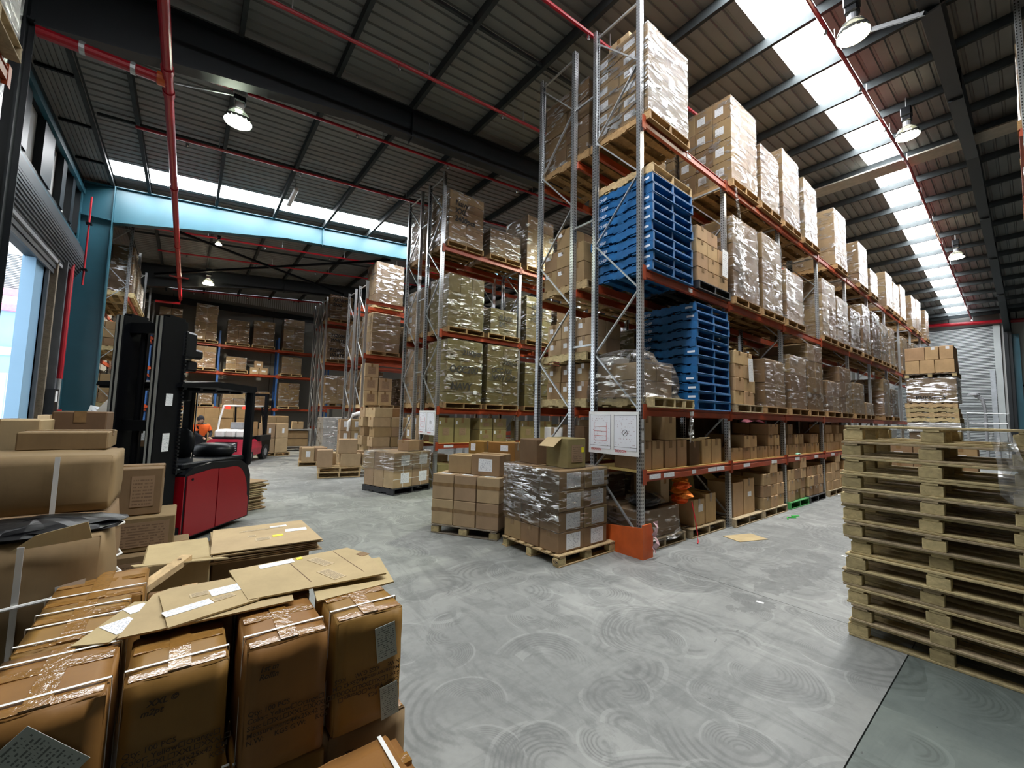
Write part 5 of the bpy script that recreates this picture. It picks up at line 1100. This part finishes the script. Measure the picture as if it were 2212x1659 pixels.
for i, (a, b, y, s) in enumerate(((-.42, -.14, 1.74, 11), (-.1, .2, 1.75, 12), (.22, .5, 1.74, 13), (.52, .84, 1.77, 14))): fg(a, b, y, .38, .155, .47, s, 'lower carton under the foreground row, %s from the left' % ORD[i], mat='kraft_orange' if i < 3 else 'kraft', straps=(.1,) if i < 3 else (), note='  TX' if i == 3 else None)
for i, (a, b) in enumerate(((-.42, -.1), (-.08, .22), (.24, .52))): fg(a, b, 2.18 if i else 2.6, .40, .155, .895, 50+i, 'carton hidden under the flattened cardboard, %s from the left' % ORD[i], straps=(.1,))
fg(.50, .76, 1.30, .38, .0, .585, 21, 'bulging orange-brown carton low in the front corner', straps=(), bul=.03)
o = fg(.42, .72, 1.28, .40, .59, .02, 22, 'crumpled carton flap lying on the low front carton', straps=(), tapes=False, bul=.006); strap(o, .3, .4, .02, .12, 'y', .016)
fg(-.41, -.14, 2.16, .42, .155, .47, 60, 'lower carton behind the leftmost foreground carton', straps=())
pallet((.15, 2.25, 0), 0, 'wood_old', 'worn pallet under the foreground carton row', 'foreground pallets', detail=True)
# flattened cardboard sheets on the foreground cartons
def sheet_obj(poly, z, tilt, label, mat='kraft_sheet', th=.007, marks=(), folds=(), name='flattened_carton'):
    cx = sum(p[0] for p in poly)/len(poly); cy_ = sum(p[1] for p in poly)/len(poly)
    t = thing(name, label, 'cardboard', (cx, cy_, z), 0, 'flattened cartons in the foreground'); t.rotation_euler = tilt
    MB().prism([(p[0]-cx, p[1]-cy_) for p in poly], 'z', 0, th).obj('board', mat, t)
    for (u, v, w_, h_, a, mt) in marks: patch(t, (u, v, th), (0, 0, a), w_, h_, mt, {'paper_label': 'shipping_label', 'code_patch': 'printed_block', 'yellow_tag': 'yellow_tag', 'tape': 'tape', 'white_paint': 'shipping_label'}[mt])
    for (a, b) in folds: MB().bar((a[0], a[1], th), (b[0], b[1], th), .004, .001).obj('crease', 'kraft_dark', t)
    return t
sheet_obj([(-.26, 2.10), (-.16, 2.06), (.0, 2.35), (-.12, 2.42)], 1.068, (0, 0, 0), 'small flattened flap with a taped label under the big cardboard', marks=((.0, -.05, .09, .12, .5, 'paper_label'), (.03, .1, .07, .08, .4, 'white_paint')))
sheet_obj([(-.14, 2.05), (.42, 2.03), (.46, 2.45), (.0, 2.48), (-.06, 2.44)], 1.078, (.0, .0, 0), 'large flattened carton lying across the foreground row')
sheet_obj([(.0, 2.02), (.30, 2.10), (.22, 2.44), (-.04, 2.40)], 1.088, (.0, -.01, 0), 'flattened carton panel with shipping labels in the middle of the foreground', marks=((.10, .05, .17, .085, .12, 'paper_label'), (-.06, -.07, .16, .06, .28, 'paper_label'), (-.02, .06, .07, .05, .1, 'code_patch'), (.06, -.04, .08, .04, .3, 'code_patch')))
sheet_obj([(.26, 2.11), (.84, 2.05), (.86, 2.40), (.80, 2.56), (.22, 2.54)], 1.096, (.0, -.012, 0), 'longest flattened carton with brown printed blocks, topmost at the right', marks=((.02, .07, .055, .16, .35, 'code_patch'), (.02, -.14, .06, .16, .3, 'code_patch'), (-.17, .17, .16, .06, .05, 'paper_label'), (-.06, .19, .03, .035, .1, 'yellow_tag'), (.24, .06, .05, .06, .3, 'tape')), folds=(((-.08, -.18), (-.12, .2)), ((.16, -.2), (.12, .2))))
sheet_obj([(.5, 1.97), (.86, 2.0), (.93, 2.38), (.55, 2.36)], 1.072, (.0, .015, 0), 'pale flattened carton showing its right edge under the topmost one')
# second pile of flattened cartons behind
for k in range(6):
    a = rnd.uniform(-.05, .05); lb = 'flattened carton in the rear pile, %s from the bottom' % ORD[k]
    mk = ((.0, .17, .3, .04, .0, 'code_patch'), (.12, .2, .12, .05, .05, 'white_paint'), (.22, .02, .15, .08, -.1, 'paper_label'), (-.08, .0, .05, .05, 0, 'code_patch'), (-.02, -.12, .1, .08, 0, 'code_patch'), (.08, -.08, .07, .05, 0, 'yellow_tag')) if k == 5 else ()
    sheet_obj([(.19+rnd.uniform(-.02, .03), 3.38), (.86+rnd.uniform(-.05, .03), 3.34+a*.3), (.83+rnd.uniform(-.03, .03), 4.02), (.22, 4.05)], .885+k*.013, (rnd.uniform(-.008, .008), rnd.uniform(-.01, .01), rnd.uniform(-.04, .04)), lb, 'kraft_pale' if k % 2 else 'kraft_sheet', .007, mk, name='flattened_carton')
carton((.5, 3.75, .45), .6, .6, .43, 'kraft_dark', 'dark carton under the rear pile of flattened cartons', tape=None); carton((.5, 3.75, .0), .62, .62, .445, 'kraft_dark', 'dark bottom carton under the rear cardboard pile', tape=None)
t = thing('timber_plank', 'pale raw timber plank poking up behind the flattened cartons', 'plank', (-.04, 3.05, .98), 1.03); MB().cbox(-.2, .2, -.03, .03, -.02, .02, .003).obj('plank', 'wood_new', t, rot=(0, -.12, 0)); MB().lathe([(.0, .0), (.01, .0), (.01, .004), (0, .004)], 8, (.13, 0, .035)).obj('knot', 'kraft_dark', t)
o = carton((.02, 3.62, .45), .34, .5, .5, 'kraft_sheet', 'open carton left of the rear cardboard pile', tape=None); MB().box(-.22, .22, -.003, .003, 0, .24).obj('flap', 'kraft_sheet', o, loc=(0, -.25, .5), rot=(1.35, .1, .1)); carton((.02, 3.62, 0), .36, .52, .445, 'kraft_dark', 'plain carton below the open carton by the cardboard pile', tape=None)
# bulging cartons at the left
GLF = 'piled cartons at the left'
def lf(x0, x1, y0, d, z0, z1, seed, label, mat='kraft_mid', bul=.01, straps=(), vst=(), rz=0):
    w_ = x1-x0; h = z1-z0; o = tag(link('piled_carton', soft_mesh(w_, d, h, seed, bul, mat), None, ((x0+x1)/2, y0+d/2, z0), rz), label, 'carton', GLF)
    for s in straps: MB().tube([(-w_/2-.004, d/2, s), (-w_/2-bul-.012, 0, s), (-w_/2-.004, -d/2-.004, s), (-w_*.2, -d/2-bul-.012, s+.01), (w_*.2, -d/2-bul-.012, s+.03), (w_/2+.004, -d/2-.004, s+.06), (w_/2+bul+.012, 0, s+.02), (w_/2+.004, d/2, s)], .008, 6).obj('strap', 'strap_white', o)
    for s in vst: MB().box(s-.011, s+.011, -d/2-bul-.008, -d/2-bul-.005, .0, h).obj('strap', 'strap_white', o)
    return o
lf(-1.05, -.34, 3.6, .62, 1.27, 1.60, 31, 'big bulging carton with a white vertical strap, top of the left pile', 'kraft_mid', .018, vst=(.12,))
lf(-1.05, -.34, 3.52, .62, .75, 1.255, 32, 'bulging banded carton below the big one in the left pile', 'kraft_mid', .05, straps=(.36, .16))
lf(-1.05, -.34, 3.52, .62, .0, .69, 34, 'crushed carton at the base of the left pile', 'kraft_mid', .04)
o = lf(-.80, -.29, 2.92, .50, .56, 1.26, 33, 'soft strapped carton with black bag on top at the left edge', 'kraft_mid', .05, straps=(.42, .1), vst=(.0,))
MB().add([(.12, -.31, .50), (.22, -.31, .52), (.21, -.315, .38), (.13, -.315, .36)], [(0, 1, 2, 3)]).obj('white_tag', 'white_paint', o)
lf(-.80, -.29, 2.95, .45, .0, .55, 35, 'lower carton under the soft strapped one at the left edge', 'kraft_dark', .03)
t = thing('black_bag', 'shiny black plastic bag lying over the soft strapped carton', 'bag', (-.56, 3.15, 1.24)); blob('bag', .33, .22, .09, 6, 'black_bag', t, amp=.12, n=24, rows=12)
MB().prism([(-.02, 0), (.24, .02), (.22, .10), (.05, .06)], 'y', -.26, -.254).obj('torn_flap', 'kraft_sheet', t)
carton((-.62, 4.2, 1.61), .42, .45, .12, 'kraft_mid', 'flat wide carton with a taped end on the left pile', GLF, tape='x')
carton((-.665, 4.95, 1.55), .31, .4, .31, 'kraft_dark', 'dark carton with a grey label behind the left pile', GLF, lab=[('y', (.12, .05), .1, .15)]); carton((-.665, 4.95, .9), .4, .45, .64, 'kraft_dark', 'dark support carton behind the left pile', GLF, tape=None); carton((-.665, 4.95, 0), .45, .5, .895, 'kraft_dark', 'dark base carton behind the left pile', GLF, tape=None)
carton((-1.02, 4.55, 1.3), .44, .4, .5, 'kraft_sheet', 'pale yellow-brown carton at the left picture edge', GLF); carton((-1.02, 4.55, 0), .46, .5, 1.29, 'kraft_dark', 'tall dark carton below the pale one at the left edge', GLF, tape=None)
o = carton((-.28, 5.0, .985), .32, .42, .395, 'kraft_mid', 'square carton with a printed panel right of the left pile', GLF, tape='x', rz=0); patch(o, (.03, -.211, .2), FY, .15, .26, 'print_box', 'printed_panel')
o = carton((-.22, 4.95, .70), .42, .5, .28, 'kraft_mid', 'long carton with faded print below the square one', GLF, tape=None); patch(o, (0, -.251, .14), FY, .34, .2, 'print_box', 'printed_panel')
o = carton((-.17, 4.88, .36), .54, .55, .335, 'kraft_mid', 'lowest printed carton right of the left pile', GLF, tape='x'); patch(o, (-.05, -.276, .16), FY, .36, .24, 'print_box', 'printed_panel'); carton((-.17, 4.88, 0), .54, .55, .355, 'kraft_dark', 'bottom carton right of the left pile', GLF, tape=None)
t = thing('paper_heap', 'heap of white papers and film before the left wall rack', 'paper', (-1.25, 9.8, 1.35))
for k in range(5): patch(t, (.1*k-.2, .05*k, .12*k), (.8+.3*k, .2*k-.4, .3*k), .5, .35, 'paper_label' if k % 2 else 'white_paint')
carton((-1.2, 9.9, .0), .8, .6, 1.35, 'kraft_pale', 'tall pale carton under the white papers', None); carton((-.6, 9.9, 0), .4, .5, 1.6, 'kraft_dark', 'dark tall carton behind the reach truck mast', None, lab=[('y', (.2, .2), .1, .9)])
for i in range(3): carton((-2.05+.42*i, 12.2, .0), .4, .5, 1.72-.1*i, 'kraft_pale', 'white-edged tall carton by the door, %s from the wall' % ORD[i], 'cartons by the door')
o = carton((-.2, 14.2, 0), .5, .6, 1.78, 'kraft', 'tall brown carton with a white lid behind the reach truck', None, tape=None); MB().box(-.26, .26, -.31, .31, 1.78, 1.86).obj('white_lid', 'kraft_white', o)
# ---------------------------------------------------------------- reach truck
A = atan2(.79, .62)
t = thing('reach_truck', 'red and black reach truck with a tall black mast parked at the left', 'forklift', (.05, 7.42, 0), A)
prof = [(0, .08), (1.46, .08), (1.48, .45), (1.46, .78), (1.38, .95), (1.2, 1.06), (.5, 1.10), (.15, 1.06), (0, .98)]
MB().prism(prof, 'y', 0, 1.2).obj('body_cover', 'black_plastic', t)
MB().prism([(.03, .1), (.64, .1), (.64, .99), (.5, 1.0), (.03, .95)], 'y', -.014, .0).obj('battery_panel', 'truck_red', t)
arc = [(1.42-.02*0, .1), (1.42, .40), (1.38, .46)]+[(1.38-.36*(1-cos(a)), .46+.52*sin(a)) for a in [i*pi/2/8 for i in range(1, 9)]]
MB().prism([(.66, .1)]+arc+[(.66, .985)], 'y', -.014, 0).obj('motor_panel', 'truck_red', t)
MB().box(-.014, 0, .0, 1.2, .1, .95).obj('front_panel', 'truck_red', t)
MB().lathe([(0, 0), (.018, 0), (.018, .01), (0, .01)], 10).obj('panel_latch', 'black_plastic', t, loc=(.12, -.014, .9), rot=(pi/2, 0, 0))
m = MB(); m.cbox(.02, 1.36, .06, 1.14, 1.04, 1.13, .05); m.obj('hood', 'black_plastic', t)
MB().cbox(-.12, .5, .08, 1.1, 1.0, 1.05, .02).obj('console_tray', 'black_plastic', t)
MB().prism([(-.08, 1.02), (.12, 1.02), (.10, 1.34), (-.0, 1.36)], 'y', .55, .95).obj('control_console', 'black_plastic', t); MB().box(-.10, .25, .1, .5, 1.05, 1.06).obj('steel_tray', 'galv', t)
def pillow(nm, c, rx, ry, rz_): 
    m = MB(); vs = []; n = 16
    for j in range(9):
        ph = pi*j/8
        for k in range(n): a = 2*pi*k/n; vs.append((c[0]+rx*sin(ph)**.6*cos(a), c[1]+ry*(1 if sin(a) > 0 else -1)*abs(sin(a))**.7*sin(ph)**.6, c[2]-rz_*cos(ph)))
    m.add(vs, [(j*n+k, j*n+(k+1) % n, (j+1)*n+(k+1) % n, (j+1)*n+k) for j in range(8) for k in range(n)]); return m.obj(nm, 'black_plastic', t, True)
pillow('seat_backrest', (.75, .78, 1.36), .09, .30, .25); pillow('seat_cushion', (1.15, .45, 1.22), .22, .32, .13)
MB().cbox(1.36, 1.47, .0, .12, .95, 2.22, .02).obj('guard_pillar', 'black_steel', t); MB().cbox(.80, .9, .62, .76, 1.05, 2.2, .02).obj('guard_pillar', 'black_steel', t); MB().cbox(1.36, 1.46, 1.06, 1.18, .95, 2.22, .02).obj('guard_pillar', 'black_steel', t); MB().box(.895, .905, .60, .62, 1.05, 2.2).obj('pillar_strip', 'chrome', t)
MB().prism([(-.20, 2.20), (.5, 2.24), (1.42, 2.20), (1.5, 2.24), (1.46, 2.32), (.5, 2.33), (-.18, 2.26)], 'y', 0, 1.18).obj('overhead_guard', 'black_steel', t)
for i in range(5): MB().box(-.15+i*.3, -.1+i*.3, .0, 1.18, 2.17, 2.21).obj('guard_bar', 'black_steel', t)
MB().tube([(-.2, .1, 2.24), (-.33, .1, 2.28), (-.36, .2, 2.2)], .03, 8).obj('work_light_arm', 'chrome', t); MB().cbox(.3, .4, .3, .42, 2.02, 2.2, .02).obj('monitor', 'black_plastic', t)
for y, nm in ((.12, 'near'), (.64, 'far')):
    m = MB(); m.prism([(-.50, y-.06), (-.10, y-.06), (-.10, y-.03), (-.44, y-.03), (-.44, y+.03), (-.10, y+.03), (-.10, y+.06), (-.50, y+.06)], 'z', .12, 3.12); m.obj('mast_rail', 'black_steel', t)
    MB().box(-.515, -.500, y-.05, y-.015, .12, 3.12).obj('rail_wear_strip', 'chrome', t); MB().box(-.515, -.500, y+.012, y+.04, .12, 3.12).obj('rail_wear_strip', 'chrome', t)
    MB().box(-.40, -.14, y-.05, y+.05, 3.12, 3.16).obj('rail_cap', 'black_steel', t)
for z in (.4, 1.6, 2.9): MB().box(-.42, -.3, .1, .66, z, z+.14).obj('mast_cross_member', 'black_steel', t)
MB().tube([(-.32, .46, .2), (-.32, .46, 2.95)], .04, 10).obj('lift_cylinder', 'black_steel', t)
m = MB()
for k in range(40): m.box(-.14, -.11, .03, .055, 1.0+k*.05, 1.03+k*.05)
m.obj('lift_chain', 'black_plastic', t)
MB().cbox(-.18, .1, .05, .32, 2.62, 3.0, .03).obj('camera_bracket', 'black_plastic', t); MB().cbox(.04, .3, .1, .24, 2.64, 2.78, .03).obj('fork_camera', 'black_plastic', t); MB().cbox(.02, .22, .12, .3, 2.45, 2.6, .02).obj('cable_guide', 'black_plastic', t)
for z, h_ in ((2.02, .16), (1.45, .24)): patch(t, (-.32, .056, z), FY, .11, h_, 'paper_label', 'warning_sticker')
MB().box(-.72, -.5, .15, .8, .35, .95).obj('fork_carriage', 'black_steel', t)
for y in (.25, .65): MB().box(-1.55, -.7, y, y+.1, .33, .37).obj('fork', 'black_steel', t)
for y in (.02, 1.06): MB().box(-1.2, 0, y, y+.12, .08, .26).obj('support_leg', 'black_steel', t); MB().tube([(-1.05, y+.0, .1), (-1.05, y+.12, .1)], .1, 14).obj('load_wheel', 'rubber', t)
MB().tube([(1.2, .5, .15), (1.2, .7, .15)], .15, 14).obj('drive_wheel', 'rubber', t)
# pile of flattened cardboard behind the truck
for k in range(16):
    q = rnd.uniform(-.05, .05); tt = thing('flattened_carton', 'flattened carton in the floor pile behind the reach truck, layer %s' % (ORD[k] if k < 16 else 'top'), 'cardboard', (.80+q, 9.72, .01+k*.033), .5+rnd.uniform(-.1, .1), 'floor pile behind the reach truck'); MB().box(-.36, .36, -.45, .45, 0, .02).obj('board', 'kraft_sheet' if k % 3 else 'kraft', tt)
# ---------------------------------------------------------------- counterbalance forklift
t = thing('counterbalance_forklift', 'red counterbalance forklift with white top cover seen from behind', 'forklift', (1.55, 18.5, 0), -.5)
MB().prism([(-.62, .25), (.62, .25), (.66, .5), (.62, .78), (.5, .86), (-.5, .86), (-.62, .78), (-.66, .5)], 'y', -.75, .55).obj('counterweight', 'fork_red', t)
MB().box(-.36, .36, -.77, -.74, .42, .76).obj('radiator_grille', 'black_plastic', t)
for k in range(4): MB().box(-.34, .34, -.78, -.765, .46+k*.075, .49+k*.075).obj('grille_bar', 'grey_plastic', t)
MB().tube([(-.3, -.8, .5), (.0, -.82, .56), (.3, -.8, .72)], .02, 6).obj('hose', 'white_paint', t)
for k in range(3): MB().cbox(-.5+k*.345, -.17+k*.345, -.62, .1, .88, 1.2, .07).obj('battery_cover', 'white_paint', t)
MB().box(-.55, .57, -.66, .5, .85, .93).obj('cover_base', 'black_plastic', t)
MB().cbox(-.22, .22, -.1, .02, 1.2, 1.45, .06).obj('seat_back', 'grey_plastic', t); MB().cbox(-.22, .22, 0, .4, 1.05, 1.16, .04).obj('seat', 'black_plastic', t)
for x in (-.52, .52):
    MB().tube([(x, -.35, .9), (x*1.0, -.25, 1.5), (x*.92, -.1, 2.05)], .035, 8).obj('guard_post', 'white_paint', t); MB().tube([(x, 1.0, .9), (x*.92, .8, 2.05)], .035, 8).obj('guard_post', 'black_steel', t)
    MB().tube([(x*.92, -.1, 2.05), (x*.92, .85, 2.08)], .03, 8).obj('guard_rail', 'white_paint', t)
for y in (-.1, .2, .5, .8): MB().tube([(-.48, y, 2.06), (.48, y, 2.06)], .025, 8).obj('guard_bar', 'white_paint', t)
for x in (-.32, .25): MB().cbox(x-.08, x+.08, -.16, -.08, 1.93, 2.03, .02).obj('rear_light', 'red_light', t)
MB().box(-.62, .62, .5, 1.4, .25, .75).obj('chassis', 'black_steel', t); MB().box(.5, .72, .2, 1.2, .75, .95).obj('side_step', 'black_plastic', t)
for x in (-.62, .46):
    for y, r_ in ((-.35, .24), (.95, .29)): MB().tube([(x, y, r_), (x+.18, y, r_)], r_, 18).obj('wheel', 'rubber', t); MB().tube([(x-.01, y, r_), (x+.19, y, r_)], r_*.5, 12).obj('wheel_hub', 'grey_plastic', t)
for x in (-.35, .35): MB().box(x-.05, x+.05, 1.45, 1.6, .1, 2.6).obj('mast_rail', 'black_steel', t); MB().box(x-.06, x+.06, 1.6, 2.7, .1, .14).obj('fork', 'black_steel', t)
MB().box(-.4, .4, 1.48, 1.56, 2.5, 2.6).obj('mast_cross', 'black_steel', t)
# cartons at its side
pallet((3.0, 20.6, 0), .1, 'wood_new', 'pale pallet beside the counterbalance forklift', 'floor pallets at the hall end', detail=False)
for k in range(2):
    for i in range(2): carton((2.75+i*.5, 20.3, .151+k*.62), .48, .55, .60, 'kraft_pale', 'large pale carton beside the counterbalance forklift'+place(i, 0, k, 2, 1, 2), 'cartons beside the counterbalance forklift', .1, 'x', lab=[('y', (.08, .2), .1, .5)] if k else None)
stack(3.6, 24.2, .15, .55, .5, .5, 2, 2, 3, 'kraft_pale', 'cartons in the pile near the far rack', 'cartons near the far rack', tape=None, stuff=True); stack(1.0, 25.5, .0, .6, .55, .5, 5, 1, 4, 'kraft', 'brown cartons in the wall of cartons behind the worker', 'cartons behind the worker', stuff=True)
# ---------------------------------------------------------------- worker in hi-vis, bending over
t = thing('person', 'person in orange hi-vis top and black beanie bending behind the truck', 'person', (.42, 17.0, 0), .5)
def skin(name, vs, es, rad, mat, parent, root=0, sub=2):
    me = bpy.data.meshes.new(name); me.from_pydata(vs, es, []); me.update(); o = link(name, me, parent)
    md = o.modifiers.new('skin', 'SKIN'); md.use_smooth_shade = True
    lay = me.skin_vertices[0] if me.skin_vertices else None
    if lay is None:
        bm = bmesh.new(); bm.from_mesh(me); bm.verts.layers.skin.verify(); bm.to_mesh(me); bm.free(); lay = me.skin_vertices[0]
    for i, r_ in enumerate(rad): lay.data[i].radius = (r_, r_); lay.data[i].use_root = (i == root)
    s = o.modifiers.new('sub', 'SUBSURF'); s.levels = sub; s.render_levels = sub; me.materials.append(M[mat]); return o
V = [(0, 0, .92), (-.02, -.06, 1.12), (-.08, -.12, 1.32), (-.12, -.16, 1.42), (-.15, -.20, 1.50),
     (.10, 0, .86), (.11, -.04, .48), (.11, .03, .09), (.11, -.12, .05), (-.10, 0, .86), (-.11, -.05, .48), (-.11, .03, .09), (-.11, -.12, .05),
     (.12, -.12, 1.36), (.20, -.20, 1.12), (.06, -.36, 1.0), (-.26, -.14, 1.34), (-.30, -.24, 1.12), (-.14, -.38, 1.0)]
Ed = [(0, 1), (1, 2), (2, 3), (3, 4), (0, 5), (5, 6), (6, 7), (7, 8), (0, 9), (9, 10), (10, 11), (11, 12), (2, 13), (13, 14), (14, 15), (2, 16), (16, 17), (17, 18)]
Rd = [.15, .15, .16, .08, .06, .10, .075, .05, .045, .10, .075, .05, .045, .075, .05, .04, .075, .05, .04]
skin('body', V, Ed, Rd, 'dark_cloth', t)
skin('hi_vis_top', [(0, 0, .95), (-.02, -.06, 1.12), (-.08, -.12, 1.33), (-.10, -.14, 1.40), (.13, -.12, 1.36), (.19, -.18, 1.17), (-.27, -.14, 1.34), (-.30, -.22, 1.17)], [(0, 1), (1, 2), (2, 3), (2, 4), (4, 5), (2, 6), (6, 7)], [.165, .165, .18, .10, .09, .07, .09, .07], 'hivis', t)
def sph(name, c, rx, ry, rz_, mat, n=16, rows=10, lo=0):
    m = MB(); vs = []
    for j in range(rows+1):
        ph = lo+(pi-lo)*j/rows
        for k in range(n): a = 2*pi*k/n; vs.append((c[0]+rx*sin(ph)*cos(a), c[1]+ry*sin(ph)*sin(a), c[2]-rz_*cos(ph)))
    m.add(vs, [(j*n+k, j*n+(k+1) % n, (j+1)*n+(k+1) % n, (j+1)*n+k) for j in range(rows) for k in range(n)]); return m.obj(name, mat, t, True)
sph('head', (-.17, -.24, 1.56), .085, .10, .125, 'skin'); sph('beanie', (-.165, -.225, 1.58), .10, .115, .13, 'dark_cloth', lo=1.3)
MB().prism([(-.012, 0), (.012, 0), (0, .05)], 'y', -.36, -.33).obj('nose', 'skin', t, loc=(-.17, 0, 1.53))
for x in (-.205, -.135): sph('eye', (x, -.325, 1.575), .012, .01, .01, 'dark_cloth', 8, 5)
for hx, sgn in ((.06, 1), (-.14, -1)):
    skin('hand', [(hx, -.36, 1.0), (hx-.01*sgn, -.42, .98), (hx-.035, -.49, .95), (hx-.012, -.50, .945), (hx+.012, -.495, .945), (hx+.034, -.48, .95), (hx-.05*sgn, -.43, .97)], [(0, 1), (1, 2), (1, 3), (1, 4), (1, 5), (0, 6)], [.03, .034, .009, .009, .009, .008, .010], 'skin', t, sub=1)
